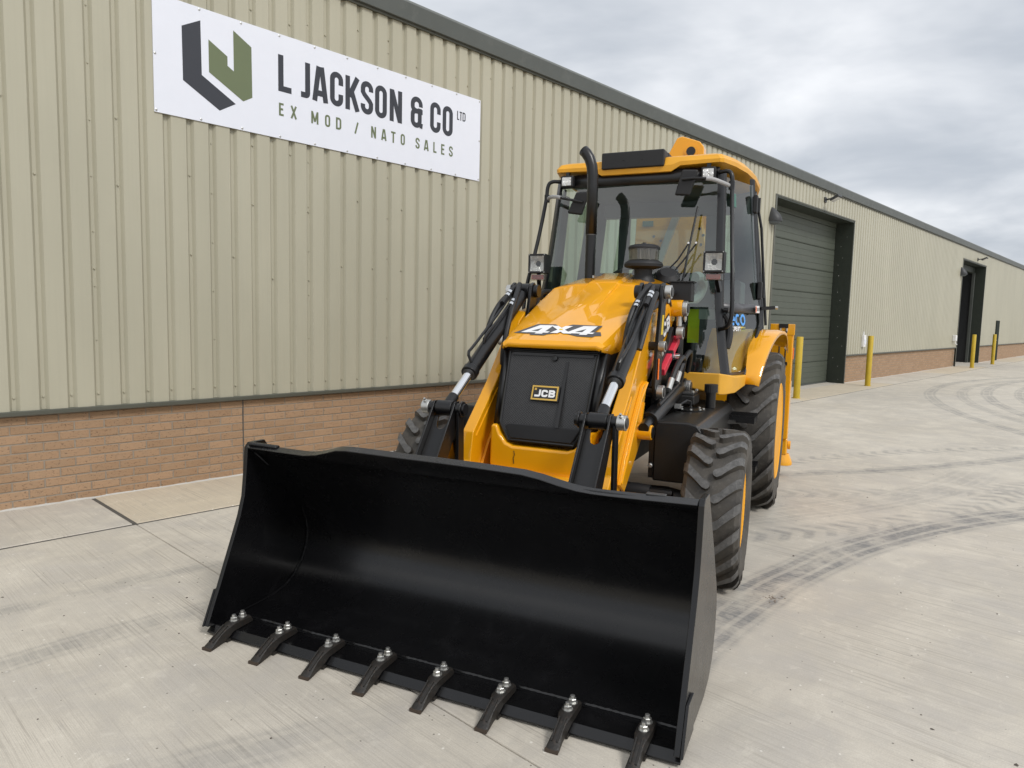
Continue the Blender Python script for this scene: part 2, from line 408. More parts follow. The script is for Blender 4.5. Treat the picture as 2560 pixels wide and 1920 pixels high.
class MB:
    def __init__(s):
        s.v = []; s.f = []; s.mi = []; s.cur = 0
    def face(s, idx):
        s.f.append(tuple(idx)); s.mi.append(s.cur)
    def add(s, verts, faces):
        o = len(s.v)
        s.v += [tuple(x) for x in verts]
        for f in faces:
            s.face([o + i for i in f])
        return s
    def box(s, x0, x1, y0, y1, z0, z1):
        v = [(x, y, z) for z in (z0, z1) for y in (y0, y1) for x in (x0, x1)]
        return s.add(v, [(0, 2, 3, 1), (4, 5, 7, 6), (0, 1, 5, 4), (2, 6, 7, 3), (0, 4, 6, 2), (1, 3, 7, 5)])
    def obox(s, c, ax, ay, az):
        # oriented box: centre and three half-axis vectors
        c, ax, ay, az = map(Vector, (c, ax, ay, az))
        v = [c + ax * i + ay * j + az * k for k in (-1, 1) for j in (-1, 1) for i in (-1, 1)]
        return s.add(v, [(0, 2, 3, 1), (4, 5, 7, 6), (0, 1, 5, 4), (2, 6, 7, 3), (0, 4, 6, 2), (1, 3, 7, 5)])
    def bar(s, a, b, w, h, up=(0, 0, 1)):
        a, b = Vector(a), Vector(b)
        z = (b - a); L = z.length; z.normalize()
        x = Vector(up).cross(z)
        if x.length < 1e-4:
            x = Vector((1, 0, 0)).cross(z)
        x.normalize(); y = z.cross(x)
        return s.obox((a + b) / 2, x * w / 2, y * h / 2, z * L / 2)
    def prism(s, prof, y0, y1):
        # profile in x,z extruded along y
        n = len(prof)
        v = [(x, y0, z) for x, z in prof] + [(x, y1, z) for x, z in prof]
        f = [tuple(range(n)), tuple(range(2 * n - 1, n - 1, -1))]
        for i in range(n):
            j = (i + 1) % n
            f.append((i, n + i, n + j, j))
        return s.add(v, f)
    def extr(s, pts, dv):
        # planar polygon (3d points) extruded by vector
        n = len(pts); dv = Vector(dv)
        v = [Vector(p) for p in pts] + [Vector(p) + dv for p in pts]
        f = [tuple(range(n)), tuple(range(2 * n - 1, n - 1, -1))]
        for i in range(n):
            j = (i + 1) % n
            f.append((i, n + i, n + j, j))
        return s.add(v, f)
    def cyl(s, a, b, r, r2=None, seg=20, caps=True):
        x, y, z = cross_frame(a, b)
        r2 = r if r2 is None else r2
        a, b = Vector(a), Vector(b)
        v = []
        for c, rr in ((a, r), (b, r2)):
            for i in range(seg):
                t = 2 * math.pi * i / seg
                v.append(c + x * (rr * math.cos(t)) + y * (rr * math.sin(t)))
        f = [(i, (i + 1) % seg, seg + (i + 1) % seg, seg + i) for i in range(seg)]
        if caps:
            f += [tuple(range(seg - 1, -1, -1)), tuple(range(seg, 2 * seg))]
        return s.add(v, f)
    def lathe(s, a, axis, prof, seg=28, closed=False):
        # prof: list of (distance along axis, radius)
        axis = Vector(axis).normalized()
        x, y, z = cross_frame((0, 0, 0), axis)
        a = Vector(a); v = []; n = len(prof)
        for h, r in prof:
            for i in range(seg):
                t = 2 * math.pi * i / seg
                v.append(a + axis * h + x * (r * math.cos(t)) + y * (r * math.sin(t)))
        f = []
        for k in range(n - 1 + (1 if closed else 0)):
            k2 = (k + 1) % n
            for i in range(seg):
                j = (i + 1) % seg
                f.append((k * seg + i, k * seg + j, k2 * seg + j, k2 * seg + i))
        if not closed:
            if prof[0][1] > 1e-5: f.append(tuple(range(seg - 1, -1, -1)))
            if prof[-1][1] > 1e-5: f.append(tuple((n - 1) * seg + i for i in range(seg)))
        return s.add(v, f)
    def tube(s, pts, r, seg=10, smooth=0, caps=True):
        P = [Vector(p) for p in pts]
        for _ in range(smooth):
            Q = [P[0]]
            for i in range(len(P) - 1):
                Q += [P[i] * 0.75 + P[i + 1] * 0.25, P[i] * 0.25 + P[i + 1] * 0.75]
            Q.append(P[-1]); P = Q
        n = len(P)
        rr = r if hasattr(r, '__len__') else [r] * n
        if len(rr) != n:
            rr = [rr[min(len(rr) - 1, int(i * len(rr) / n))] for i in range(n)]
        v = []; px = None
        for i in range(n):
            z = (P[min(i + 1, n - 1)] - P[max(i - 1, 0)]).normalized()
            if px is None:
                up = Vector((0, 0, 1)) if abs(z.z) < 0.9 else Vector((0, 1, 0))
                x = up.cross(z).normalized()
            else:
                x = (px - z * px.dot(z)).normalized()
            px = x; y = z.cross(x)
            for k in range(seg):
                t = 2 * math.pi * k / seg
                v.append(P[i] + (x * math.cos(t) + y * math.sin(t)) * rr[i])
        f = []
        for i in range(n - 1):
            for k in range(seg):
                j = (k + 1) % seg
                f.append((i * seg + k, i * seg + j, (i + 1) * seg + j, (i + 1) * seg + k))
        if caps:
            f += [tuple(range(seg - 1, -1, -1)), tuple((n - 1) * seg + k for k in range(seg))]
        return s.add(v, f)
    def loft(s, rows, closed=False, caps=False):
        n = len(rows[0]); v = [p for r in rows for p in r]; f = []
        for i in range(len(rows) - 1):
            for k in range(n if closed else n - 1):
                j = (k + 1) % n
                f.append((i * n + k, i * n + j, (i + 1) * n + j, (i + 1) * n + k))
        if caps:
            f += [tuple(range(n - 1, -1, -1)), tuple((len(rows) - 1) * n + k for k in range(n))]
        return s.add(v, f)
    def mesh(s, name, mats, angle=35, fix=True):
        me = bpy.data.meshes.new(name)
        me.from_pydata([tuple(x) for x in s.v], [], s.f)
        if not hasattr(mats, '__len__') or isinstance(mats, str):
            mats = [mats]
        for m in mats:
            me.materials.append(M[m] if isinstance(m, str) else m)
        me.polygons.foreach_set('material_index', s.mi)
        if fix:
            bm = bmesh.new(); bm.from_mesh(me)
            bmesh.ops.recalc_face_normals(bm, faces=bm.faces)
            bm.to_mesh(me); bm.free()
        me.polygons.foreach_set('use_smooth', [True] * len(me.polygons))
        me.set_sharp_from_angle(angle=R(angle))
        me.update()
        return me
    def obj(s, name, mats, parent=None, bevel=0.0, seg=2, angle=35, fix=True, thick=0.0):
        o = bpy.data.objects.new(name, s.mesh(name, mats, angle, fix))
        C.objects.link(o)
        if parent is not None:
            o.parent = parent
        if thick:
            md = o.modifiers.new('thick', 'SOLIDIFY'); md.thickness = thick; md.offset = 0
        if bevel > 0:
            md = o.modifiers.new('bevel', 'BEVEL')
            md.width = bevel; md.segments = seg; md.limit_method = 'ANGLE'; md.angle_limit = R(32)
            md.harden_normals = True
        return o

def tag(o, label=None, cat=None, group=None, kind=None):
    if label: o['label'] = label
    if cat: o['category'] = cat
    if group: o['group'] = group
    if kind: o['kind'] = kind
    return o
def empty(name, loc=(0, 0, 0), rz=0.0):
    o = bpy.data.objects.new(name, None)
    o.empty_display_size = 0.3
    o.location = loc; o.rotation_euler = (0, 0, rz)
    C.objects.link(o)
    return o
def share(src, parent, loc=(0, 0, 0)):
    c = src.copy(); C.objects.link(c); c.parent = parent; c.location = loc
    return c

# ------------------------------------------------------------------ stroke lettering
def arc(cx, cy, r, a0, a1, n=6, ry=None):
    ry = r if ry is None else ry
    return [(cx + r * math.cos(R(a0 + (a1 - a0) * i / n)), cy + ry * math.sin(R(a0 + (a1 - a0) * i / n))) for i in range(n + 1)]
def glyph(ch, w, h, t):
    a = t / 2; b = w - a; T = h - a; r = min((w - t) / 2, (h - t) / 4)
    m = h * 0.52
    if ch == 'L': return [[(a, h), (a, a), (w, a)]]
    if ch == 'J': return [[(b, h)] + arc(b - r, a + r, r, 0, -90) + [(0, a)]]
    if ch == 'O' or ch == '0': return [arc(b - r, T - r, r, 0, 90) + arc(a + r, T - r, r, 90, 180) + arc(a + r, a + r, r, 180, 270) + arc(b - r, a + r, r, 270, 360) + [(b, T - r)]]
    if ch == 'D': return [[(a, 0), (a, h)], [(a, T)] + arc(b - r, T - r, r, 90, 0) + arc(b - r, a + r, r, 0, -90) + [(a, a)]]
    if ch == 'C': return [[(b, h * 0.63)] + arc(b - r, T - r, r, 0, 90) + arc(a + r, T - r, r, 90, 180) + arc(a + r, a + r, r, 180, 270) + arc(b - r, a + r, r, 270, 360) + [(b, h * 0.37)]]
    if ch == 'S': return [[(b, h * 0.70)] + arc(b - r, T - r, r, 0, 90) + arc(a + r, T - r, r, 90, 180) + [(a, h * 0.66), (a + r * 0.35, h * 0.585), (b - r * 0.35, h * 0.415), (b, h * 0.34)] + arc(b - r, a + r, r, 0, -90) + arc(a + r, a + r, r, 270, 180) + [(a, h * 0.30)]]
    if ch == 'N': return [[(a, 0), (a, h)], [(b, 0), (b, h)], [(a * 1.1, h - a * .3), (b - a * .1, a * .3)]]
    if ch == 'A': return [[(a * .95, 0), (w * 0.5 - a * .55, h)], [(w - a * .95, 0), (w * 0.5 + a * .55, h)], [(w * .25, h * 0.24), (w * .75, h * 0.24)]]
    if ch == 'K': return [[(a, 0), (a, h)], [(b, h), (a + t * .35, h * .40)], [(w * .42, h * .58), (b, 0)]]
    if ch == 'E': return [[(w, T), (a, T), (a, a), (w, a)], [(a, m), (w * .88, m)]]
    if ch == 'X' or ch == 'x': return [[(a, 0), (b, h)], [(a, h), (b, 0)]]
    if ch == 'M': return [[(a, 0), (a, h)], [(b, 0), (b, h)], [(a, h - a * .2), (w / 2, h * .18)], [(b, h - a * .2), (w / 2, h * .18)]]
    if ch == 'T': return [[(0, T), (w, T)], [(w / 2, T), (w / 2, 0)]]
    if ch == '/': return [[(a, 0), (b, h)]]
    if ch == 'P': return [[(a, 0), (a, h)], [(a, T)] + arc(b - r, T - r, r, 90, 0) + arc(b - r, m + r * .6, r, 0, -90) + [(a, m - r * .4)]]
    if ch == 'R': return [[(a, 0), (a, h)], [(a, T)] + arc(b - r, T - r, r, 90, 0) + arc(b - r, m + r * .6, r, 0, -90) + [(a, m - r * .4)], [(w * .5, m - r * .4), (b, 0)]]
    if ch == 'B': return [[(a, 0), (a, h)], [(a, T)] + arc(b - r, T - r * .85, r, 90, 0, ry=r * .85) + arc(b - r, m + r * .85, r, 0, -90, ry=r * .85) + [(a, m)], [(b - r, m)] + arc(b - r, a + r, r, 90, 0) + arc(b - r, a + r, r, 0, -90) + [(a, a)]]
    if ch == '2': return [[(a, h * .7)] + arc(a + r, T - r, r, 180, 90) + arc(b - r, T - r, r, 90, 0) + [(b, h * .62), (a, a), (w, a)]]
    if ch == '5': return [[(b, T), (a, T), (a, m)] + arc(b - r, m - r, r, 90, 0) + arc(b - r, a + r, r, 0, -90) + arc(a + r, a + r, r, 270, 180)]
    if ch == '&':
        u = w * .76; r2 = (u - a) / 2 * .97
        return [[(w * .84, h * .69)] + arc(w * .84 - r, T - r, r, 0, 90) + arc(a + r, T - r, r, 90, 180) + arc(a + r, h * .54 + r * .8, r, 180, 270, ry=r * .8) + [(w, h * .54)],
                [(a + r, h * .54)] + arc(a + r2, h * .54 - r2 * .8, r2, 90, 180, ry=r2 * .8) + arc(a + r2, a + r2, r2, 180, 270) + arc(u - r2, a + r2, r2, 270, 360) + [(u, h * .64)], [(u, h * .10), (w, a)]]
    if ch == 'c': return [arc(w / 2, h / 2, w / 2 - a, 48, 312, 14, ry=h / 2 - a)]
    if ch == 'o': return [arc(w / 2, h / 2, w / 2 - a, 0, 360, 18, ry=h / 2 - a)]
    if ch == 'e': return [[(a, h * .5), (b, h * .5)] + arc(w / 2, h / 2, w / 2 - a, 0, 312, 16, ry=h / 2 - a)]
    return []
def ribbon(mb, pts, hw, to3, lift):
    P = [Vector((x, y)) for x, y in pts]
    Q = [P[0]]
    for p in P[1:]:
        if (p - Q[-1]).length > 1e-6: Q.append(p)
    P = Q; n = len(P)
    closed = (P[0] - P[-1]).length < 1e-5
    L = []; Rr = []
    for i in range(n):
        d0 = (P[i] - P[i - 1]).normalized() if i > 0 else ((P[0] - P[-2]).normalized() if closed else None)
        d1 = (P[i + 1] - P[i]).normalized() if i < n - 1 else ((P[1] - P[0]).normalized() if closed else None)
        d0 = d1 if d0 is None else d0; d1 = d0 if d1 is None else d1
        n0 = Vector((-d0.y, d0.x)); n1 = Vector((-d1.y, d1.x))
        mv = (n0 + n1); mv.normalize()
        k = hw / max(0.35, mv.dot(n0))
        L.append(P[i] + mv * k); Rr.append(P[i] - mv * k)
    rows = [[to3(q.x, q.y, lift) for q in L], [to3(q.x, q.y, lift) for q in Rr]]
    mb.loft(rows)
def text(mb, items, h, t, to3, y0=0.0):
    # items: (character, x, width); each stroke a hair prouder than the last
    k = 0
    for ch, x, wd in items:
        for st in glyph(ch, wd, h, t):
            ribbon(mb, [(x + px, y0 + py) for px, py in st], t / 2, to3, 0.0009 * (k % 4))
            k += 1

# ================================================================== SETTING
def setp(o, parent):
    o.parent = parent
    o.matrix_parent_inverse = Matrix.Translation(-Vector(parent.location))
    return o

ground = MB().add([(-300, -300, -0.014), (600, -300, -0.014), (600, 400, -0.014), (-300, 400, -0.014)], [(0, 1, 2, 3)]).obj('ground', 'concrete')
tag(ground, kind='structure')
JX = [-11.25, -4.7, 1.85, 8.41, 14.95, 21.5, 28.05, 34.6, 41.15, 47.7, 54.25, 60.8]
YJ = 5.613
for i in range(len(JX) - 1):
    a, b = JX[i], JX[i + 1]
    MB().box(a + 0.002, b - 0.002, -6.0, YJ - 0.021, -0.05, 0.0).obj('concrete_slab', 'concrete', ground, bevel=0.009, seg=2)
    MB().box(a + 0.014, b - 0.014, YJ + 0.021, 6.66, -0.05, 0.0).obj('edging_slab', 'concrete_edge' if i % 2 == 0 else 'concrete_pale', ground, bevel=0.010, seg=2)
    MB().box(a, b, YJ - 0.03, YJ + 0.03, -0.04, -0.007).obj('joint_sealant', 'sealant', ground)
    MB().box(b - 0.025, b + 0.025, YJ + 0.031, 6.66, -0.04, -0.004).obj('joint_sealant', 'sealant', ground)

# small grit lying on the yard
mb = MB()
for i in range(240):
    x = random.uniform(0.3, 9); y = random.uniform(-0.5, 5.4)
    r = random.uniform(0.0015, 0.006) if random.random() < 0.93 else random.uniform(0.006, 0.011)
    v = [(x + r * random.uniform(.6, 1.3) * math.cos(t), y + r * random.uniform(.6, 1.3) * math.sin(t), 0.0005) for t in (0, 1.3, 2.5, 3.8, 5.1)]
    v.append((x, y, r * random.uniform(.5, 1.0)))
    mb.add(v, [(0, 1, 5), (1, 2, 5), (2, 3, 5), (3, 4, 5), (4, 0, 5)])
tag(mb.obj('grit', 'stone'), 'scattered dark grit and small stones lying on the concrete', 'grit', kind='stuff')
mb = MB()
for i in range(26):
    a = random.uniform(0, 6.28); d0 = abs(random.gauss(0, 0.035))
    x = 4.02 + d0 * math.cos(a) * 1.8; y = 1.62 + d0 * math.sin(a); r = random.uniform(.003, .009)
    v = [(x + r * math.cos(t), y + r * math.sin(t), 0.0005) for t in (0, 1.3, 2.5, 3.8, 5.1)] + [(x, y, r * .6)]
    mb.add(v, [(0, 1, 5), (1, 2, 5), (2, 3, 5), (3, 4, 5), (4, 0, 5)])
tag(mb.obj('dirt_crumbs', 'mud'), 'small patch of brown dirt crumbs beside the front tyre', 'dirt', kind='stuff')

# ------------------------------------------------------------------ building
bld = empty('warehouse_building', (18.0, 6.9, 0))
tag(bld, 'long beige ribbed metal warehouse on a low brick plinth with grey eaves', 'building')
YC, YT, YB = 6.600, 6.632, 6.645          # crest, trough, brick face
XL, XR = -4.78, 75.0
D1 = (15.30, 20.33); D2 = (33.66, 38.24); DH = 4.355
PD = (41.78, 42.58)
def sheet(x0, x1, z0, z1):
    xs = [(x0, 0)]
    k = math.floor((x0 - 1.32) / 0.2) - 1
    while True:
        c = 1.32 + 0.2 * k
        if c - 0.045 > x1: break
        for dx, dy in ((-0.036, 0), (-0.0135, 1), (0.0135, 1), (0.036, 0)):
            if x0 + 1e-4 < c + dx < x1 - 1e-4: xs.append((c + dx, dy))
        k += 1
    xs.append((x1, 0))
    rows = [[(x, YC + (YT - YC) * dd, z) for x, dd in xs] for z in (z0, z1)]
    return MB().loft(rows)
x = XL
cuts = []
while x < XR - 0.01:
    cuts.append(x); x += 1.0
for e in (*D1, *D2):
    cuts.append(e)
cuts = sorted(cuts) + [XR]
ZT = 4.93
for a, b in zip(cuts[:-1], cuts[1:]):
    if b - a < 1e-3: continue
    mid = (a + b) / 2
    z0 = DH if D1[0] < mid < D1[1] or D2[0] < mid < D2[1] else 0.79
    setp(sheet(a, b, z0, ZT).obj('cladding_sheet', 'cladding', fix=False, angle=20), bld)

# fixings in the troughs and along the bottom edge
def screwhead(mb, x, y, z, r=0.0105):
    ring = [(x + r * math.cos(t), y, z + r * math.sin(t)) for t in (0, 1.05, 2.09, 3.14, 4.19, 5.24)]
    ring2 = [(x + r * .7 * math.cos(t), y - r * 1.1, z + r * .7 * math.sin(t)) for t in (0, 1.05, 2.09, 3.14, 4.19, 5.24)]
    o = ring + ring2
    mb.add(o, [(i, (i + 1) % 6, 6 + (i + 1) % 6, 6 + i) for i in range(6)] + [(6, 7, 8, 9, 10, 11)])
mb = MB()
k = -30
while 1.32 + 0.2 * k < 60:
    X = 1.32 + 0.2 * k
    ind = D1[0] < X < D1[1] or D2[0] < X < D2[1]
    if not ind:
        screwhead(mb, X, YT, 0.895)
    for z, every in ((1.95, 2), (2.65, 3), (3.2, 2), (4.45, 2)):
        zz = z + (0.18 if (k // 5) % 2 else 0) + random.uniform(-.01, .01)
        if not (ind and zz < DH + .05) and (k + int(z * 10)) % every == 0 and random.random() < .85:
            screwhead(mb, X, YT, zz)
    if k % 5 == 3 and not ind:
        for q in range(9):
            screwhead(mb, X, YT, 1.35 + q * 0.45, 0.007)
    k += 1
tag(setp(mb.obj('cladding_screws', 'cladding'), bld), kind='stuff')

# drip flashing over the bricks, eaves fascia, roof
def span(xa, xb):
    cutz = [D1, D2]
    seg = []; s0 = xa
    for d0, d1 in cutz:
        seg.append((s0, d0)); s0 = d1
    seg.append((s0, xb))
    return seg
for a, b in span(XL, XR):
    m_ = MB()
    prof = [(6.644, 0.792), (6.590, 0.792), (6.582, 0.785), (6.582, 0.757), (6.588, 0.757), (6.590, 0.780), (6.644, 0.780)]
    m_.extr([(a, y, z) for y, z in prof], (b - a, 0, 0))
    setp(m_.obj('drip_flashing', 'trim_olive', angle=15), bld)
m_ = MB()
prof = [(6.62, 5.10), (6.55, 5.093), (6.545, 5.085), (6.545, 4.898), (6.552, 4.892), (6.60, 4.892), (6.60, 4.905), (6.56, 4.905), (6.56, 5.07), (6.62, 5.08)]
m_.extr([(XL - .2, y, z) for y, z in prof], (XR - XL + .4, 0, 0))
setp(m_.obj('eaves_fascia', 'eave_grey', angle=15), bld)
setp(MB().box(XL, XR, 6.575, 6.625, 4.868, 4.8915).obj('eaves_trim', 'trim_olive'), bld)
m_ = MB()
m_.extr([(XL - .15, y, z) for y, z in [(6.60, 5.102), (6.60, 5.14), (20.0, 6.6), (34, 5.14), (34, 5.0), (20, 6.5)]], (XR - XL + .3, 0, 0))
setp(m_.obj('roof', 'roof_sheet'), bld)
setp(MB().box(XL, XR, 33.8, 34.0, 0, 5.1).obj('rear_wall', 'cladding'), bld)
for xx in (XL, XR - 0.1):
    setp(MB().box(xx, xx + 0.1, 6.64, 33.8, 0, 5.1).obj('end_wall', 'cladding'), bld)
setp(MB().box(XL + .12, XR - .12, 6.74, 6.80, 4.5, 5.09).obj('lining', 'interior_dark'), bld)
for a, b in span(XL + .12, XR - .12):
    setp(MB().box(a + .02, b - .02, 6.74, 6.80, 0, 4.5).obj('lining', 'interior_dark'), bld)

# brick plinth: every near brick is a piece, the distant ones one mass
plinth = None
for a, b in span(XL, XR):
    o = setp(MB().box(a, b, 6.650, 6.73, -0.03, 0.779).obj('brick_plinth', 'mortar'), bld)
    if plinth is None: plinth = o
BL, BH = 0.215, 0.065
def brickmesh(L):
    h = L / 2; g = 0.0035
    v = [(-h, 0.03, -BH / 2), (h, 0.03, -BH / 2), (h, 0.03, BH / 2), (-h, 0.03, BH / 2),
         (-h, g, -BH / 2), (h, g, -BH / 2), (h, g, BH / 2), (-h, g, BH / 2),
         (-h + g, 0, -BH / 2 + g), (h - g, 0, -BH / 2 + g), (h - g, 0, BH / 2 - g), (-h + g, 0, BH / 2 - g)]
    f = [(4, 5, 1, 0), (7, 3, 2, 6), (4, 0, 3, 7), (5, 6, 2, 1), (8, 9, 5, 4), (9, 10, 6, 5), (10, 11, 7, 6), (11, 8, 4, 7), (8, 11, 10, 9)]
    return v, f
vb, fb = brickmesh(BL)
vh, fh = brickmesh(0.103)
full = MB().add(vb, fb).mesh('brick', 'brick', 10)
half = MB().add(vh, fh).mesh('brick_half', 'brick', 10)
far = MB(); far_r = []
for c in range(11):
    zc = -0.01 + 0.0755 * c + 0.005 + BH / 2
    if zc + BH / 2 > 0.80: continue
    off = 1.40 if c % 2 == 1 else 1.40 + 0.1125
    n0 = int((XL - off) / 0.225)
    for n in range(n0, 330):
        xc = off + 0.225 * n + 0.1125
        if xc - .12 < XL or xc + .12 > XR: continue
        if D1[0] - .12 < xc < D1[1] + .12 or D2[0] - .12 < xc < D2[1] + .12: continue
        if PD[0] - .11 < xc < PD[1] + .11: continue
        if 0.98 < xc < 6.15:
            parts = [(xc, full)]
            if abs(xc - 3.2) < 0.06:
                parts = [(xc - 0.058, half), (xc + 0.058, half)]
            for xx, me in parts:
                o = bpy.data.objects.new('brick', me); C.objects.link(o)
                o.parent = plinth
                o.location = (xx + random.uniform(-.0015, .0015), 6.6452 + random.uniform(-.0015, .0018), zc + random.uniform(-.001, .001))
                o.rotation_euler = (random.uniform(-.006, .006), 0, random.uniform(-.006, .006))
        else:
            far.add([(xc + a, 6.6452 + b, zc + d_) for a, b, d_ in vb], fb)
            far_r += [random.random()] * len(fb)
me = far.mesh('brick_courses', 'brick', 10, fix=False)
at = me.attributes.new('rnd', 'FLOAT', 'FACE'); at.data.foreach_set('value', far_r)
o = bpy.data.objects.new('brick_courses', me); C.objects.link(o); o.parent = plinth
tag(o, kind='stuff')
# movement joint and pale mastic along the ground
setp(MB().box(3.194, 3.206, 6.646, 6.652, 0, 0.757).obj('movement_joint', 'sealant'), bld)
mb = MB()
for a, b in span(XL, XR):
    n = int((b - a) / 0.07) if a < 10 else int((b - a) / .5)
    rows = []
    for i in range(n + 1):
        X = a + (b - a) * i / n
        wv = 0.010 + 0.008 * (0.5 + 0.5 * math.sin(X * 5.1)) + random.uniform(-.004, .004)
        h = 0.004 + random.uniform(0, .007)
        rows.append([(X, 6.652, h + .004), (X, 6.640, h), (X, 6.640 - wv, 0.002), (X, 6.640 - wv - .004, -0.004)])
    mb.loft(rows)
setp(mb.obj('mastic_bead', 'mortar_white', angle=60), bld)

# sectional door in the first opening
YD = 7.05
rd = setp(MB().box(D1[0], D1[1], YD + 0.03, YD + 0.06, 0, DH).obj('sectional_door', 'door_green'), bld)
zt = 4.235; k = 0
while zt > 0.05:
    zb = max(0.03, zt - 0.605)
    rows = []
    n = 4
    prof = [(YD + 0.02, zt - 0.004), (YD, zt - 0.012)]
    hh = (zt - zb - 0.02) / n
    for q in range(n):
        z1 = zt - 0.012 - hh * q
        prof += [(YD, z1 - hh + 0.020), (YD + 0.006, z1 - hh + 0.015), (YD + 0.006, z1 - hh + 0.005), (YD, z1 - hh)]
    prof += [(YD + 0.02, zb)]
    m_ = MB()
    m_.loft([[(D1[0] + .05, y, z) for y, z in prof], [(D1[1] - .05, y, z) for y, z in prof]])
    m_.obj('door_panel', 'door_green', rd, angle=25, fix=False)
    zt = zb; k += 1
setp(MB().box(D1[0] + .05, D1[1] - .05, YD - .01, YD + .02, 4.237, DH).obj('door_head_panel', 'door_green', None, bevel=.004), bld)
setp(MB().box(D1[0], D1[1], YD - 0.015, YD + 0.012, 0.0, 0.030).obj('door_seal', 'eave_grey'), bld)
setp(MB().box(D1[0] - .2, D1[1] + .2, 6.665, 7.2, -0.02, -0.001).obj('threshold', 'concrete'), bld)
def reveal(d, deep):
    for xa, xb, nm in ((d[0] - .02, d[0] + .012, 'jamb'), (d[1] - .012, d[1] + .02, 'jamb')):
        setp(MB().box(xa, xb, 6.598, deep, 0, DH).obj('door_jamb', 'reveal_green', bevel=.003), bld)
    setp(MB().box(d[0] + .012, d[1] - .012, 6.598, deep, DH - .005, DH + .03).obj('door_head', 'reveal_green'), bld)
    for xa, xb in ((d[0] - .075, d[0] + .006), (d[1] - .006, d[1] + .045)):
        setp(MB().box(xa, xb, 6.588, 6.597, 0.0 if xa < d[0] - .05 else 0.0, DH + .035).obj('opening_trim', 'trim_olive'), bld)
    setp(MB().box(d[0] - .075, d[1] + .06, 6.586, 6.5965, DH + .0355, DH + .06).obj('opening_trim', 'trim_olive'), bld)
reveal(D1, YD + .03)
reveal(D2, 7.05)
mb = MB()
for i in range(14):
    z = 0.15 + i * 0.3 + random.uniform(-.1, .1)
    screwhead(mb, D1[1] + .02, 6.588, z, .008) if i % 3 == 0 else None
    yy = 6.70 + random.uniform(0, .25)
    r = .008
    X = D1[1] - .0125
    mb.add([(X, yy - r, z), (X, yy, z - r), (X, yy + r, z), (X, yy, z + r), (X - .006, yy, z)], [(0, 1, 4), (1, 2, 4), (2, 3, 4), (3, 0, 4)])
tag(setp(mb.obj('jamb_fixings', 'zinc'), bld), kind='stuff')
# open doorway: dark shed inside, with its door rolled up and a post
for xa, xb, ya, yb, za, zb, nm in ((D2[0], D2[0] + .05, 7.05, 15, 0, DH, 'inner_wall'), (D2[1] - .05, D2[1], 7.05, 15, 0, DH, 'inner_wall'), (D2[0], D2[1], 15, 15.1, 0, DH, 'inner_wall'), (D2[0], D2[1], 7.05, 15, DH, DH + .1, 'inner_ceiling')):
    setp(MB().box(xa, xb, ya, yb, za, zb).obj(nm, 'interior_dark'), bld)
setp(MB().box(D2[0], D2[1], 6.66, 15, -0.02, -0.001).obj('threshold', 'concrete'), bld)
setp(MB().box(D2[1] - .20, D2[1] - .06, 6.98, 7.08, 0, DH - .25).obj('door_track', 'eave_grey'), bld)
setp(MB().box(D2[0] + .05, D2[1] - .05, 7.0, 7.3, DH - .28, DH - .01).obj('rolled_door', 'reveal_green', bevel=.03), bld)
# side door further along
setp(MB().box(PD[0], PD[1], 6.56, 6.64, 0, 1.98).obj('personnel_door', 'door_dark', bevel=.004), bld)
setp(MB().box(PD[0] + .08, PD[0] + .2, 6.52, 6.559, 1.0, 1.03).obj('door_handle', 'zinc'), bld)

# ------------------------------------------------------------------ sign on the cladding
sg = empty('company_sign', (4.36, 6.593, 3.31))
tag(sg, 'long white company sign with dark lettering and angular green and black emblem', 'sign')
setp(MB().box(2.415, 6.312, 6.5885, 6.5985, 3.318, 4.308).obj('sign_panel', 'sign_white', bevel=.0015, seg=1), sg)
SP = lambda x, z, l: (x, 6.5872 - l, z)
mb = MB()
for poly in [[(2.659, 4.103), (2.824, 4.197), (2.829, 3.727), (3.142, 3.544), (2.988, 3.451), (2.662, 3.642)]]:
    mb.add([SP(x, z, 0) for x, z in poly], [tuple(range(len(poly)))])
setp(mb.obj('emblem_dark', 'sign_dark', fix=False), sg)
mb = MB()
poly = [(2.894, 4.054), (3.068, 3.952), (3.068, 3.87), (3.127, 3.835), (3.126, 4.201), (3.301, 4.099), (3.305, 3.639), (3.215, 3.585), (2.895, 3.769)]
mb.add([SP(x, z, 0) for x, z in poly], [tuple(range(len(poly)))])
setp(mb.obj('emblem_green', 'sign_green', fix=False), sg)
T1 = [('L', 3.573, 3.714), ('J', 3.818, 3.921), ('A', 3.946, 4.127), ('C', 4.151, 4.309), ('K', 4.337, 4.515), ('S', 4.529, 4.689), ('O', 4.714, 4.872), ('N', 4.911, 5.082), ('&', 5.207, 5.381), ('C', 5.495, 5.656), ('O', 5.688, 5.849)]
for c, a, b in T1:
    mb = MB(); text(mb, [(c, a, b - a)], 0.346, 0.056, SP, 3.769); setp(mb.obj('letter', 'sign_dark', fix=False), sg)
for c, a, b in (('L', 5.918, .036), ('T', 5.958, .042), ('D', 6.008, .048)):
    mb = MB(); text(mb, [(c, a, b)], 0.104, 0.0135, SP, 3.993); setp(mb.obj('letter', 'sign_dark', fix=False), sg)
T2 = [('E', 3.578, .05), ('X', 3.702, .07), ('M', 3.932, .082), ('O', 4.091, .062), ('D', 4.222, .064), ('/', 4.448, .055), ('N', 4.664, .064), ('A', 4.798, .072), ('T', 4.932, .062), ('O', 5.066, .06), ('S', 5.28, .062), ('A', 5.405, .072), ('L', 5.548, .05), ('E', 5.67, .052), ('S', 5.794, .062)]
for c, a, b in T2:
    mb = MB(); text(mb, [(c, a, b)], 0.122, 0.0195, SP, 3.537); setp(mb.obj('small_letter', 'sign_green', fix=False), sg)
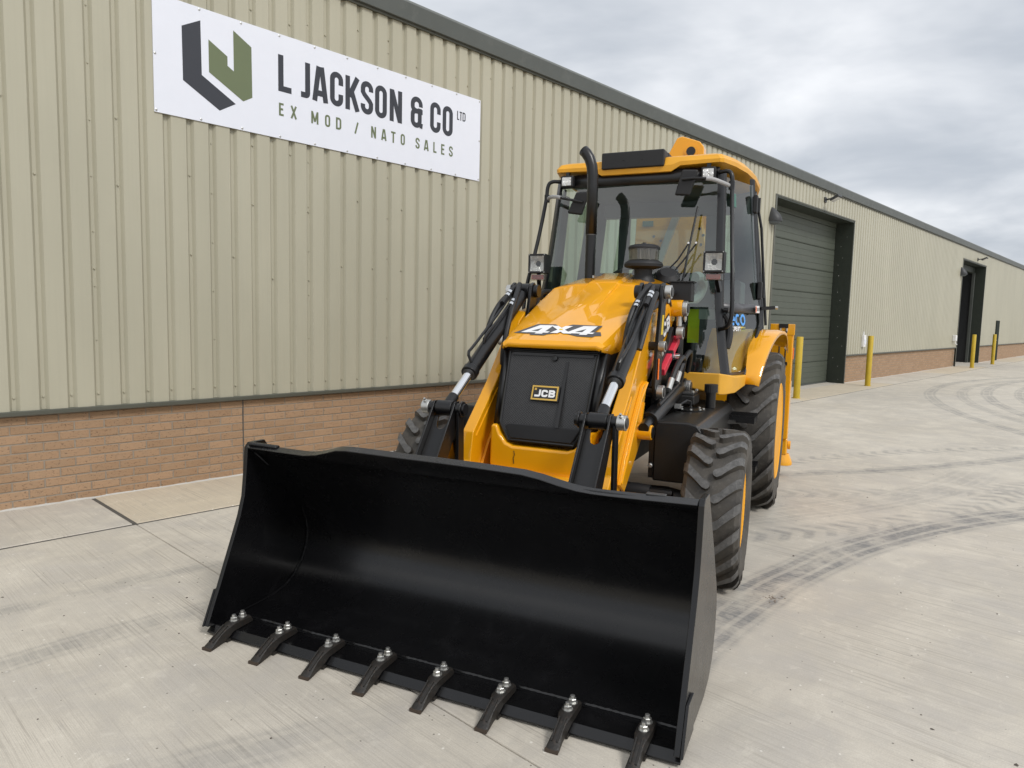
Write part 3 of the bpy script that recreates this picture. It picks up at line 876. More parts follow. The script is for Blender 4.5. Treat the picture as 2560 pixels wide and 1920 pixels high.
for i in range(11):
    X = 2.43 + (6.29 - 2.43) * i / 10
    for z in (4.288, 3.338):
        m_ = MB(); m_.lathe((X, 6.5885, z), (0, -1, 0), [(0, .011), (.004, .010), (.006, .006)], 10)
        setp(m_.obj('screw', 'zinc'), sg)
for X in (2.43, 6.296):
    m_ = MB(); m_.lathe((X, 6.5885, 3.81), (0, -1, 0), [(0, .011), (.004, .010), (.006, .006)], 10)
    setp(m_.obj('screw', 'zinc'), sg)

# ------------------------------------------------------------------ bollards and wall fittings
for X, lab in ((15.34, 'yellow steel bollard between the digger and the closed roller door'), (20.17, 'yellow steel bollard at the far jamb of the closed green door'),
               (33.25, 'yellow steel bollard in front of the open dark doorway'), (37.55, 'yellow steel bollard beside the narrow dark side door')):
    o = MB().lathe((0, 0, 0), (0, 0, 1), [(0, .085), (.012, .085), (.014, .07), (1.325, .07), (1.335, .064), (1.338, .0)], 24).obj('bollard', 'bollard_yellow')
    o.location = (X, 5.93, 0)
    tag(o, lab, 'bollard', 'yellow bollards along the building')

def bulkhead(X, z, lab):
    r = empty('wall_light', (X, YC, z))
    tag(r, lab, 'wall light', 'bulkhead lights beside the doors')
    rows = []
    for k in range(9):
        q = k / 8
        zz = 0.17 - 0.30 * q
        wd = 0.05 + 0.105 * math.sin(min(1, q * 1.15) * math.pi / 2)
        dp = 0.02 + 0.20 * math.sin(min(1, q * 1.05) * math.pi / 2)
        rows.append([(wd * math.cos(t), -dp * math.sin(t) ** 0.8 if math.sin(t) > 0 else 0, zz) for t in [math.pi * i / 12 for i in range(13)]])
    MB().loft(rows, closed=True, caps=True).obj('housing', 'lamp_dark', r)
    rows = []
    for wd, dp, zz in ((.135, .19, -.1305), (.13, .18, -.165), (.09, .13, -.19)):
        rows.append([(wd * math.cos(t), -dp * math.sin(t), zz) for t in [math.pi * i / 12 for i in range(13)]])
    MB().loft(rows, closed=True, caps=True).obj('diffuser', 'interior', r)
bulkhead(15.10, 3.93, 'dark bulkhead wall light beside the closed green door')
bulkhead(33.40, 3.86, 'dark bulkhead wall light beside the open dark doorway')
def flood(X, z, lab):
    r = empty('floodlight', (X, YC, z))
    tag(r, lab, 'floodlight', 'floodlights above the doors')
    MB().box(-.06, .06, -.03, 0, -.06, .06).obj('back_plate', 'lamp_dark', r)
    MB().bar((0, -.02, 0), (0, -.24, .03), .04, .035).obj('arm', 'lamp_dark', r)
    MB().obox((0, -.26, .02), (.14, 0, 0), (0, .10, -.05), (0, .012, .025)).obj('head', 'lamp_dark', r, bevel=.01)
    MB().obox((0, -.267, -.013), (.11, 0, 0), (0, .075, -.0375), (0, .001, .002)).obj('lens', 'opal', r)
flood(18.1, 4.66, 'small black floodlight above the closed green door')
flood(36.3, 4.55, 'small black floodlight above the open dark doorway')
r = empty('socket_box', (21.7, YC, 1.16)); tag(r, 'small pale electric socket box on cladding past the closed door', 'socket box')
MB().box(-.09, .09, -.07, 0, -.17, .17).obj('box', 'white', r, bevel=.01)
MB().box(-.06, .06, -.085, -.0705, -.1, .05).obj('cover', 'sign_white', r, bevel=.006)
MB().bar((0, -.02, .171), (0, -.02, .27), .03, .03).obj('conduit', 'white', r)
r = empty('tap_box', (32.9, YC, 1.15)); tag(r, 'small white box with a short spout before the open doorway', 'tap box')
MB().box(-.10, .10, -.13, 0, -.10, .14).obj('box', 'white', r, bevel=.02)
MB().tube([(0, -.1, -.101), (0, -.1, -.2), (0, -.16, -.24)], .022, 8).obj('spout', 'white', r)

# ================================================================== BACKHOE LOADER
# machine frame: x rearward, y towards the building, z up; origin on the ground under the bucket edge
mach = empty('backhoe_loader', (1.8246, 2.3061, 0.0), R(18.802))
tag(mach, 'yellow and black backhoe loader with a wide black toothed front bucket', 'backhoe loader')
def P(mb, name, mat, parent=mach, **kw):
    return mb.obj(name, mat, parent, **kw)

# ---------------------------------------------------------------- bucket
def lerp3(a, b, t): return tuple(x + (y - x) * t for x, y in zip(a, b))
inner = [(0.15, 0.052), (0.30, 0.052), (0.42, 0.058), (0.52, 0.078), (0.60, 0.122), (0.66, 0.185), (0.70, 0.265), (0.712, 0.345), (0.70, 0.42), (0.655, 0.52), (0.58, 0.63), (0.50, 0.725), (0.42, 0.80), (0.34, 0.868), (0.275, 0.905)]
outer = []
for i, (x, z) in enumerate(inner):
    a = inner[max(0, i - 1)]; b = inner[min(len(inner) - 1, i + 1)]
    dx, dz = b[0] - a[0], b[1] - a[1]; L = math.hypot(dx, dz)
    outer.append((x + dz / L * 0.014, z - dx / L * 0.014))
bucket = P(MB().prism(inner + outer[::-1], -1.155, 1.155), 'bucket', 'bucket_black', angle=30)
# rim along the top with the raised spill guard in the middle
ys = [-1.155, -0.95, -0.80, -0.72, -0.66, -0.58, -0.50, -0.42, -0.2, 0, 0.2, 0.42, 0.50, 0.56, 0.62, 0.70, 0.78, 0.95, 1.155]
hz = [0.922, 0.915, 0.911, 0.911, 0.915, 0.930, 0.950, 0.962, 0.968, 0.970, 0.970, 0.972, 0.972, 0.966, 0.948, 0.926, 0.914, 0.915, 0.920]
rows = []
for y, z in zip(ys, hz):
    dx = (z - 0.91) * 0.55
    rows.append([(0.255 - dx, y, z - .004), (0.312 - dx, y, z + 0.010), (0.350, y, 0.880), (0.325, y, 0.868), (0.280, y, 0.892)])
MB().loft(rows, closed=True, caps=True).obj('bucket_rim', 'bucket_black', bucket, bevel=.004, angle=40)
side = [(-0.015, 0.050), (0.025, 0.145), (0.062, 0.225), (0.15, 0.43), (0.205, 0.56), (0.236, 0.66), (0.250, 0.78), (0.262, 0.915), (0.285, 0.938), (0.385, 0.938), (0.45, 0.845), (0.60, 0.635), (0.735, 0.43), (0.765, 0.34), (0.760, 0.22), (0.70, 0.10), (0.62, 0.045), (0.50, 0.02), (0.15, 0.02)]
for s in (-1, 1):
    MB().prism(side, s * 1.156, s * 1.180).obj('side_plate', 'bucket_black', bucket, bevel=.003, angle=25)
    MB().prism([(-0.02, 0.048), (0.055, 0.215), (0.16, 0.215), (0.19, 0.05)], s * 1.1805, s * 1.192).obj('side_cutter', 'bucket_black', bucket, bevel=.002)
    w_ = [(x + 0.0, s * 1.150, z + 0.004) for x, z in inner[:10]]
    w_ = [lerp3(w_[i], w_[i + 1], q / 5) for i in range(len(w_) - 1) for q in range(5)]
    MB().tube(w_, [0.0055 + .0022 * (i % 2) + random.uniform(-.001, .001) for i in range(len(w_))], 6).obj('weld_bead', 'bucket_black', bucket)
    MB().tube([(0.29, s * 1.15, 0.895), (0.40, s * 1.150, 0.80)], 0.006, 6).obj('weld_bead', 'bucket_black', bucket)
    if s > 0:
        MB().loft([[(.272, 1.156, .918), (.264, 1.156, .936), (.285, 1.156, .943), (.315, 1.156, .930)], [(.285, .985, .912), (.280, .985, .930), (.305, .985, .937), (.325, .985, .925)]], closed=True, caps=True).obj('corner_tab', 'bucket_black', bucket, bevel=.008)
MB().prism([(0.0, 0.012), (0.002, 0.020), (0.034, 0.045), (0.165, 0.047), (0.165, 0.012)], -1.18, 1.18).obj('cutting_edge', 'bucket_black', bucket, bevel=.002)
MB().tube([(0.170 + random.uniform(-.0015, .0015), -1.15 + 2.3 * i / 150, 0.0535) for i in range(151)], [0.0065 + .0025 * (i % 2) + random.uniform(-.001, .001) for i in range(151)], 6).obj('lip_weld', 'bucket_black', bucket)
MB().box(.30, .33, -1.02, -.94, .9215, .929).obj('lifting_eye', 'steel_dark', bucket, bevel=.003)
TY = [1.045, 0.752, 0.458, 0.165, -0.128, -0.430, -0.725, -1.030]
def tooth():
    m_ = MB()
    prof = [(0.150, .024, .049, .060), (0.135, .027, .049, .082), (0.06, .030, .049, .086), (0.02, .028, .046, .084), (-0.02, .019, .012, .070), (-0.05, .018, .006, .056), (-0.075, .021, .003, .042), (-0.105, .025, .001, .024), (-0.126, .026, .001, .011)]
    rows = [[(x, -wd, z0), (x, -wd * 1.0, z1 - .006), (x, -wd * .6, z1), (x, wd * .6, z1), (x, wd * 1.0, z1 - .006), (x, wd, z0)] for x, wd, z0, z1 in prof]
    m_.loft(rows, closed=True, caps=True)
    m_.box(-.02, .14, -.026, .026, .004, .0165)
    # raised ridges of the forging
    for q in (-.012, .012):
        m_.bar((-.005, q, .078), (-.095, q, .030), .006, .010)
    return m_.mesh('tooth', 'tooth_black', 40)
def bolt():
    m_ = MB()
    m_.lathe((0, 0, 0), (0, 0, 1), [(0, .021), (.003, .021)], 16)
    m_.lathe((0, 0, .003), (0, 0, 1), [(0, .0165), (.014, .0165), (.016, .0145)], 6)
    m_.lathe((0, 0, .018), (0, 0, 1), [(0, .010), (.012, .010), (.013, .008)], 12)
    return m_.mesh('tooth_bolt', 'zinc', 30)
tme, bme = tooth(), bolt()
tipme = MB().box(-.1272, -.117, -.0265, .0265, .0005, .0135).mesh('tooth_tip', 'tip_rust')
for y in TY:
    o = bpy.data.objects.new('tooth', tme); C.objects.link(o); o.parent = bucket; o.location = (0, y, 0)
    o.rotation_euler = (0, 0, random.uniform(-.03, .03))
    t_ = bpy.data.objects.new('tooth_tip', tipme); C.objects.link(t_); t_.parent = bucket; t_.location = (0, y, 0); t_.rotation_euler = o.rotation_euler
    for x in (0.048, 0.104):
        b_ = bpy.data.objects.new('tooth_bolt', bme); C.objects.link(b_); b_.parent = bucket
        b_.location = (x, y, .084); b_.rotation_euler = (0, 0, random.uniform(0, 1))
# brackets on the back of the bucket
for s in (-1, 1):
    for q in (0.36, 0.585):
        MB().prism([(0.745, 0.33), (0.74, 0.50), (0.68, 0.62), (0.62, 0.72), (0.66, 0.74), (0.80, 0.66), (1.05, 0.30), (1.08, 0.20), (1.0, 0.12), (0.74, 0.22)], s * q - .012, s * q + .012).obj('hinge_bracket', 'bucket_black', bucket)

# ---------------------------------------------------------------- loader arms
armprof = [(2.90, 1.79), (2.42, 1.705), (2.16, 1.665), (2.06, 1.60), (1.70, 1.195), (1.385, 0.905), (1.35, 0.73), (0.93, 0.31), (0.885, 0.22), (0.93, 0.14), (1.03, 0.12), (1.12, 0.18), (1.56, 0.62), (1.93, 0.90), (1.95, 1.06), (2.10, 1.21), (2.37, 1.38), (2.55, 1.445), (2.75, 1.55), (2.90, 1.63)]
for s in (-1, 1):
    arm = P(MB().prism(armprof, s * .415, s * .492), 'loader_arm', 'yellow', bevel=.008, seg=2, angle=25)
    # folded-plate seams and stiffeners
    for q in (.4135, .4935):
        MB().tube([(1.72, s * q, 1.155), (1.42, s * q, .875)], .004, 6).obj('seam', 'yellow', arm)
    pl = [(2.03, 1.23), (1.955, 1.06), (1.94, 0.87), (1.57, 0.60), (1.47, 0.66), (1.56, .80), (1.70, 0.97), (1.80, 1.08), (1.92, 1.20)]
    MB().prism(pl, s * .4925, s * .512).obj('stiffener_plate', 'yellow', arm, bevel=.003)
    MB().prism(pl, s * .4145, s * .396).obj('stiffener_plate', 'yellow', arm, bevel=.003)
    MB().tube([(2.03, s * .512, 1.22), (1.86, s * .515, 1.12), (1.72, s * .515, .96), (1.60, s * .515, .80), (1.49, s * .512, .665)], .008, 6).obj('weld_rib', 'yellow', arm)
    MB().bar((1.93, s * .515, 1.10), (1.86, s * .515, .93), .018, .02).obj('weld_rib', 'yellow', arm)
    MB().cyl((1.85, s * .49, .925), (1.85, s * .60, .925), .048, seg=24).obj('pivot_boss', 'yellow', arm, bevel=.005)
    MB().cyl((1.85, s * .601, .925), (1.85, s * .607, .925), .036, seg=20).obj('pin_end', 'black', arm)
    MB().lathe((1.83, s * .57, .975), (0, 0, 1), [(0, .012), (.006, .012), (.008, .007)], 8).obj('grease_cap', 'zinc', arm)
    MB().cyl((2.80, s * .385, 1.715), (2.80, s * .57, 1.715), .062, seg=24).obj('pivot_boss', 'yellow', arm, bevel=.004)
    MB().cyl((2.80, s * .571, 1.715), (2.80, s * .605, 1.715), .056, seg=24).obj('pivot_collar', 'zinc', arm, bevel=.003)
    MB().cyl((2.80, s * .606, 1.715), (2.80, s * .612, 1.715), .034, seg=20).obj('pin_end', 'steel_dark', arm)
    MB().lathe((2.80, s * .588, 1.655), (0, 0, -1), [(0, .012), (.02, .012), (.03, .008), (.04, .004)], 8).obj('grease_nipple', 'zinc', arm)
    MB().cyl((1.0, s * .40, .21), (1.0, s * .56, .21), .05, seg=20).obj('hinge_pin', 'steel_dark', arm)
    if s < 0:
        # lettering on the outer face of the arm's rear reach
        y0 = -.4945
        ux, uz = math.cos(R(21.3)), math.sin(R(21.3))
        def AP(x, z, l, y0=y0, ux=ux, uz=uz):
            return (2.445 + x * ux - z * .52, y0 - .0012 - l, 1.462 + x * uz + z * .855)
        bgp = [AP(a, b, -.0008) for a, b in [(-.012, -.006), (.32, -.006), (.32, .122), (-.012, .122)]]
        MB().add(bgp, [(0, 1, 2, 3)]).obj('decal_panel', 'decal_black', arm, fix=False)
        m_ = MB(); text(m_, [('J', .0, .075), ('C', .09, .10), ('B', .205, .10)], .108, .027, AP, .004)
        m_.obj('arm_lettering', 'white', arm, fix=False)
    # lift cylinder
    lc = P(MB().cyl((1.93, s * .555, .985), (2.84, s * .555, 1.125), .058, seg=24), 'lift_cylinder', 'black', bevel=.004)
    MB().cyl((1.80, s * .555, .955), (1.945, s * .555, .987), .034, seg=18).obj('rod_end', 'black', lc)
    MB().cyl((2.90, s * .50, 1.135), (2.90, s * .60, 1.135), .058, seg=22).obj('end_boss', 'black', lc, bevel=.004)
    MB().cyl((2.90, s * .601, 1.135), (2.90, s * .635, 1.135), .046, seg=22).obj('pin_collar', 'zinc', lc, bevel=.003)
    MB().cyl((2.90, s * .636, 1.135), (2.90, s * .641, 1.135), .030, seg=20).obj('pin_end', 'steel_dark', lc)
    MB().tube([(2.0, s * .60, 1.085), (2.35, s * .60, 1.135), (2.62, s * .60, 1.18)], .012, 8).obj('feed_pipe', 'hose', lc)
    for q, (xa, dz) in enumerate(((2.30, 0), (2.55, .03))):
        MB().tube([(xa, s * .60, 1.19 + dz), (xa + .16, s * .62, 1.34 + dz), (xa + .33, s * .63, 1.38 + dz), (xa + .42, s * .60, 1.25 + dz), (xa + .44, s * .57, 1.08)], .018, 10, smooth=3).obj('hose', 'hose', lc)
        MB().cyl((xa - .04, s * .60, 1.16 + dz), (xa + .035, s * .604, 1.225 + dz), .022, seg=12).obj('ferrule', 'zinc', lc)

    # tipping linkage lever: two plates either side of the ram
    lev = [(2.10, 1.10), (2.20, 1.10), (2.24, 1.18), (2.235, 1.45), (2.29, 1.78), (2.285, 1.85), (2.24, 1.875), (2.19, 1.85), (2.10, 1.48), (2.06, 1.20)]
    lv = P(MB().prism(lev, s * .532, s * .556), 'tipping_lever', 'black', bevel=.004)
    MB().prism(lev, s * .386, s * .410).obj('inner_plate', 'black', lv, bevel=.004)
    for (x, z, rr) in ((2.245, 1.812, .046), (2.12, 1.455, .036), (2.13, 1.155, .044)):
        MB().cyl((x, s * .557, z), (x, s * .60, z), rr, seg=22).obj('pin_collar', 'zinc', lv, bevel=.003)
        MB().cyl((x, s * .601, z), (x, s * .606, z), rr * .68, seg=18).obj('pin_end', 'steel_dark', lv)
        MB().cyl((x, s * .36, z), (x, s * .5565, z), rr * .8, seg=18).obj('pin', 'black', lv)
        MB().cyl((x, s * .352, z), (x, s * .3855, z), rr, seg=20).obj('pin_head', 'black', lv, bevel=.003)
        MB().lathe((x, s * .58, z - rr), (0, 0, -1), [(0, .010), (.016, .010), (.028, .004)], 8).obj('locking_bolt', 'zinc', lv)
    MB().box(2.098, 2.12, s * .558 if s > 0 else -.566, s * .558 if s < 0 else .566, 1.235, 1.375).obj('side_reflector', 'orange_reflector', lv, bevel=.004)
    MB().prism([(2.165, 1.53), (2.215, 1.53), (2.235, 1.66), (2.19, 1.66)], s * .5562, s * .5575).obj('warning_sticker', 'warn_yellow', lv)
    # link from the lever's foot to the frame
    MB().prism([(2.10, 1.19), (2.20, 1.10), (2.62, 1.36), (2.75, 1.52), (2.70, 1.58), (2.56, 1.45)], s * .50, s * .525).obj('lower_link', 'black', lv, bevel=.004)
    MB().cyl((2.70, s * .552, 1.535), (2.70, s * .60, 1.535), .046, seg=24).obj('link_collar', 'zinc', lv, bevel=.004)
    MB().cyl((2.70, s * .601, 1.535), (2.70, s * .605, 1.535), .030, seg=18).obj('link_pin', 'steel_dark', lv)

    # tipping ram
    A_, B_ = Vector((2.245, s * .472, 1.812)), Vector((1.14, s * .472, 1.078))
    dv = (B_ - A_).normalized(); up = Vector((-dv.z, 0, dv.x)); up = up if up.z > 0 else -up
    Lr = (B_ - A_).length
    ram = P(MB().cyl(A_ + dv * .06, A_ + dv * (Lr - .345), .047, seg=28), 'tipping_ram', 'black', bevel=.003)
    MB().cyl(A_ + dv * (Lr - .38), A_ + dv * (Lr - .335), .054, seg=28).obj('gland', 'black', ram, bevel=.004)
    MB().cyl(A_ + dv * (Lr - .334), A_ + dv * (Lr - .328), .040, seg=24).obj('wiper', 'steel_dark', ram)
    MB().cyl(A_ + dv * (Lr - .34), A_ + dv * (Lr - .10), .028, seg=24).obj('rod', 'chrome', ram)
    MB().cyl(A_ + dv * (Lr - .11), A_ + dv * (Lr - .03), .034, seg=20).obj('rod_eye_neck', 'black', ram, bevel=.004)
    MB().cyl((1.14, s * .472 - .052, 1.078), (1.14, s * .472 + .052, 1.078), .046, seg=24).obj('rod_eye', 'black', ram, bevel=.004)
    MB().cyl((2.245, s * .472 - .055, 1.812), (2.245, s * .472 + .055, 1.812), .055, seg=24).obj('base_eye', 'black', ram, bevel=.004)
    side_o = Vector((0, s, 0))
    a1 = A_ + dv * .25 + up * .062 + side_o * .025
    MB().tube([A_ + dv * (Lr - .40) + up * .045, A_ + dv * (Lr - .42) + up * .10 + side_o * .02, A_ + dv * (Lr - .50) + up * .085 + side_o * .025, A_ + dv * (Lr - .80) + up * .065 + side_o * .03, a1, A_ + dv * .12 + up * .09 + side_o * .02], .010, 8, smooth=1).obj('ram_pipe', 'black', ram)
    MB().tube([A_ + dv * .72 + up * .045 - side_o * .0, A_ + dv * .70 + up * .075, A_ + dv * .40 + up * .07 - side_o * .02, A_ + dv * .2 + up * .07 - side_o * .02], .010, 8, smooth=1).obj('ram_pipe', 'black', ram)
    # hoses with bright ferrules
    h1 = A_ + dv * .20 + up * .085 + side_o * .03
    MB().tube([A_ + dv * .05 + up * .07 + side_o * .02, A_ + dv * .13 + up * .085 + side_o * .03, h1 + dv * .10], .017, 10).obj('hose', 'hose', ram)
    for q in (.15, .19):
        MB().cyl(A_ + dv * q + up * .085 + side_o * .03, A_ + dv * (q + .026) + up * .085 + side_o * .03, .021, seg=12).obj('ferrule', 'chrome', ram)
        MB().cyl(A_ + dv * (q + .1) + up * .075 - side_o * .035, A_ + dv * (q + .124) + up * .075 - side_o * .035, .020, seg=12).obj('ferrule', 'chrome', ram)
    inn = -side_o
    MB().tube([A_ + dv * .04 + up * .08, A_ + dv * .20 + up * .08 + inn * .035, A_ + dv * .36 + up * .06 + inn * .055, A_ + dv * .55 - up * .04 + inn * .06, A_ + dv * .66 - up * .16 + inn * .055, A_ + dv * .60 - up * .24 + inn * .03, A_ + dv * .45 - up * .25 + inn * .02, A_ + dv * .3 - up * .2 + inn * .02], .019, 10, smooth=3).obj('hose', 'hose', ram)
    MB().tube([A_ + dv * .10 + up * .05 + side_o * .05, A_ + dv * .28 + up * .075 + side_o * .06, A_ + dv * .48 + up * .04 + side_o * .065, A_ + dv * .62 - up * .03 + side_o * .05], .019, 10, smooth=2).obj('hose', 'hose', ram)
    # forked lever down to the bucket
    fk = P(MB().prism([(1.185, 1.085), (1.165, 1.12), (1.115, 1.12), (1.085, 1.07), (.775, .625), (.765, .56), (.80, .50), (.87, .52), (1.17, 1.02)], s * .535, s * .547), 'bucket_lever', 'black', bevel=.003)
    MB().prism([(1.185, 1.085), (1.165, 1.12), (1.115, 1.12), (1.085, 1.07), (.775, .625), (.765, .56), (.80, .50), (.87, .52), (1.17, 1.02)], s * .409, s * .397).obj('side_plate', 'black', fk, bevel=.003)
    wb = []
    d2 = Vector((-.58, 0, 1)).normalized()
    base = Vector((.70, 0, .45)); du = Vector((.50, 0, .70)).normalized()
    slot = [(-.0625, .14), (.0625, .14), (.0625, .72)] + [(.038, .72), (.032, .665), (.022, .638), (0, .628), (-.022, .638), (-.032, .665), (-.038, .72)] + [(-.0625, .72)]
    MB().extr([base + du * v + Vector((0, s * .472 + u, 0)) for u, v in slot], Vector((.012, 0, -.009))).obj('web_plate', 'black', fk, bevel=.002)
    for q in (.565, .379):
        MB().prism([(1.175, 1.09), (1.14, 1.11), (1.11, 1.085), (1.115, .70), (1.12, .42), (1.17, .40), (1.20, .43), (1.185, .7)], s * q - .009, s * q + .009).obj('guide_link', 'black', fk, bevel=.003)
    MB().cyl((1.14, s * .34, 1.078), (1.14, s * .60, 1.078), .034, seg=20).obj('pin', 'black', fk)
    MB().cyl((1.14, s * .576, 1.078), (1.14, s * .625, 1.078), .042, seg=24).obj('pin_collar', 'zinc', fk, bevel=.004)
    MB().cyl((1.14, s * .626, 1.078), (1.14, s * .631, 1.078), .028, seg=18).obj('pin_end', 'steel_dark', fk)
    MB().lathe((1.115, s * .60, 1.112), (-.6, 0, .8), [(0, .012), (.010, .012), (.012, .008), (.024, .007)], 6).obj('locking_bolt', 'zinc', fk)
    MB().cyl((1.14, s * .355, 1.078), (1.14, s * .3695, 1.078), .046, seg=24).obj('pin_head', 'black', fk, bevel=.005)
# arm safety strut, stowed
st = P(MB().bar((2.80, -.535, 1.492), (2.32, -.535, 1.27), .05, .05), 'safety_strut', 'red', bevel=.006)
MB().bar((2.575, -.535, 1.388), (2.535, -.535, 1.369), .056, .056).obj('strap', 'black', st)
MB().cyl((2.62, -.60, 1.36), (2.62, -.55, 1.36), .03, seg=14).obj('clip', 'chrome', st)
MB().bar((2.62, -.585, 1.36), (2.64, -.585, 1.19), .016, .016).obj('clip_rod', 'zinc', st)
MB().tube([(2.60, -.60, 1.345), (2.585, -.605, 1.31), (2.575, -.6, 1.33)], .008, 6).obj('clip_lever', 'chrome', st)
# loader cross tube
P(MB().cyl((1.42, -.43, .62), (1.42, .43, .62), .06, seg=20), 'cross_tube', 'yellow')

# ---------------------------------------------------------------- bonnet
HS = [  # x, crest z, shoulder half width, shoulder z, skirt half width, skirt z
    (1.610, 1.436, .300, 1.434, .326, 1.424), (1.614, 1.458, .304, 1.456, .332, 1.424), (1.632, 1.480, .310, 1.477, .340, 1.420), (1.72, 1.517, .322, 1.513, .352, 1.408),
    (1.95, 1.612, .342, 1.60, .375, 1.43), (2.25, 1.735, .362, 1.71, .395, 1.50), (2.64, 1.888, .392, 1.838, .425, 1.60), (2.66, 1.899, .394, 1.849, .427, 1.605), (3.02, 1.985, .42, 1.895, .455, 1.70)]
rows = []
for i, (x, zc, ws, zs, wb_, zb) in enumerate(HS):
    k = 0 if x < 2 else (.014 if x < 2.6 else .020)
    half = [(wb_, zb), (wb_ * .995, (zb + zs) / 2 + .01), (ws + .012, zs - .006), (ws - .012, zs + .004)]
    e = .20 + .02 * (x - 1.6)
    half += [(e, zc - (0.022 if x > 2 else 0.001)), (.125, zc - k), (.105, zc)]
    row = [(x, y, z) for y, z in half] + [(x, -y, z) for y, z in half[::-1]]
    rows.append(row)
hood = P(MB().loft(rows, caps=False), 'bonnet', 'yellow', thick=.008, angle=22)
# closing front lip
MB().loft([[(1.612, y, z) for (x, y, z) in rows[0]], [(1.617, y * .99, 1.432 if abs(y) < .33 else z) for (x, y, z) in rows[0]]]).obj('front_lip', 'yellow', hood)
# seams
MB().tube([(2.65, y, z + .003) for y, z in [(.415, 1.70), (.39, 1.845), (.23, 1.871), (.125, 1.874), (.105, 1.893), (-.105, 1.893), (-.125, 1.874), (-.23, 1.871), (-.39, 1.845), (-.415, 1.70)]], .005, 6).obj('seam', 'yellow', hood)
for y in (.115, -.115):
    MB().tube([(1.95, y, 1.611), (2.25, y, 1.73), (2.62, y, 1.88)], .0045, 6).obj('crease', 'yellow', hood)
# number decal across the front of the bonnet
def HP(x, z, l):
    # x to viewer's right, z up the slope
    X = 1.70 + z * .926
    return (X + .0 - .001, -x, 1.5085 + (X - 1.70) * .409 + .0045 + l + 0.0006)
def HPf(px, pz, l):
    X, Y = pz, px
    return (X, Y, 1.5170 + (X - 1.72) * .4130 + .0065 + l)
bgpoly = [(.305, 1.716), (.195, 1.860), (.070, 1.862), (.012, 1.815), (-.045, 1.865), (-.252, 1.858), (-.232, 1.765), (-.268, 1.765), (-.290, 1.712), (-.252, 1.708), (-.240, 1.690), (-.135, 1.695), (-.100, 1.708), (-.010, 1.742), (.070, 1.708), (.085, 1.692), (.185, 1.694), (.180, 1.712)]
MB().add([HPf(y, x, 0) for y, x in bgpoly], [tuple(range(len(bgpoly)))]).obj('decal_panel', 'decal_grey', hood, fix=False)
m_ = MB()
def four(oy):
    return [[(oy + .135, 1.728), (oy + .045, 1.842), (oy - .005, 1.842), (oy + .010, 1.80), (oy + .075, 1.748), (oy + .085, 1.728)],
            [(oy + .0, 1.842), (oy - .05, 1.842), (oy - .018, 1.712), (oy + .032, 1.712)],
            [(oy + .090, 1.728), (oy + .086, 1.748), (oy - .060, 1.748), (oy - .052, 1.728)]]
lift = .0012
for oy in (.125, -.175):
    for poly in four(oy):
        m_.add([HPf(y, x, lift) for y, x in poly], [tuple(range(len(poly)))]); lift += .0004
for poly in ([(.088, 1.832), (.040, 1.832), (-.090, 1.722), (-.035, 1.722)], [(-.062, 1.832), (-.012, 1.832), (.055, 1.722), (.005, 1.722)]):
    m_.add([HPf(y, x, lift) for y, x in poly], [tuple(range(len(poly)))]); lift += .0004
m_.obj('bonnet_lettering', 'white', hood, fix=False)
MB().add([HPf(y, x, lift + .0005) for y, x in [(.012, 1.768), (.012, 1.786), (-.012, 1.786), (-.012, 1.768)]], [(0, 1, 2, 3)]).obj('decal_centre', 'warn_yellow', hood, fix=False)
# black body below the bonnet
P(MB().loft([[(1.63, .30, .86), (1.66, .325, 1.42), (1.66, -.325, 1.42), (1.63, -.30, .86)], [(3.0, .36, .86), (3.0, .41, 1.66), (3.0, -.41, 1.66), (3.0, -.36, .86)]], closed=True, caps=True), 'engine_bay', 'black_matt')
# grille
g = [(1.652, .296, 1.405), (1.478, .274, .965), (1.478, .215, .862), (1.478, -.215, .862), (1.478, -.274, .965), (1.652, -.296, 1.405)]
gr = P(MB().extr(g, (.04, 0, -.012)), 'grille', 'grille_mesh')
def frame_rows(pts, wd, dx):
    m_ = MB(); n = len(pts)
    for i in range(n):
        a, b = Vector(pts[i]), Vector(pts[(i + 1) % n])
        m_.cyl(a + Vector((dx, 0, 0)), b + Vector((dx, 0, 0)), wd, seg=8)
    return m_
frame_rows(g, .011, .004).obj('grille_surround', 'black', gr)
MB().extr([(1.640, .27, 1.383), (1.646, .27, 1.400), (1.646, -.27, 1.400), (1.640, -.27, 1.383)], (.0, 0, .0) if False else (-.004, 0, .001)).obj('grille_top_strip', 'black', gr)
MB().extr([(1.494, .255, .962), (1.4785, .20, .87), (1.4785, -.20, .87), (1.494, -.255, .962)], (-.014, 0, .004)).obj('grille_foot', 'black_matt', gr, bevel=.01)
MB().lathe((1.634, -.02, 1.372), (-.93, 0, .37), [(0, .02), (.01, .018), (.014, .0)], 14).obj('latch', 'black', gr)
MB().obox((1.552, -.105, 1.16), (.004, 0, .0), (0, .010, 0), (.08, 0, .195)).obj('grille_rib', 'black', gr)
for s in (-1, 1):
    P(MB().loft([[(1.66, s * .30, 1.415), (1.655, s * .345, 1.415), (1.72, s * .352, 1.41)], [(1.49, s * .278, .955), (1.485, s * .322, .955), (1.56, s * .335, .95)]]), 'grille_side', 'black', thick=.006)
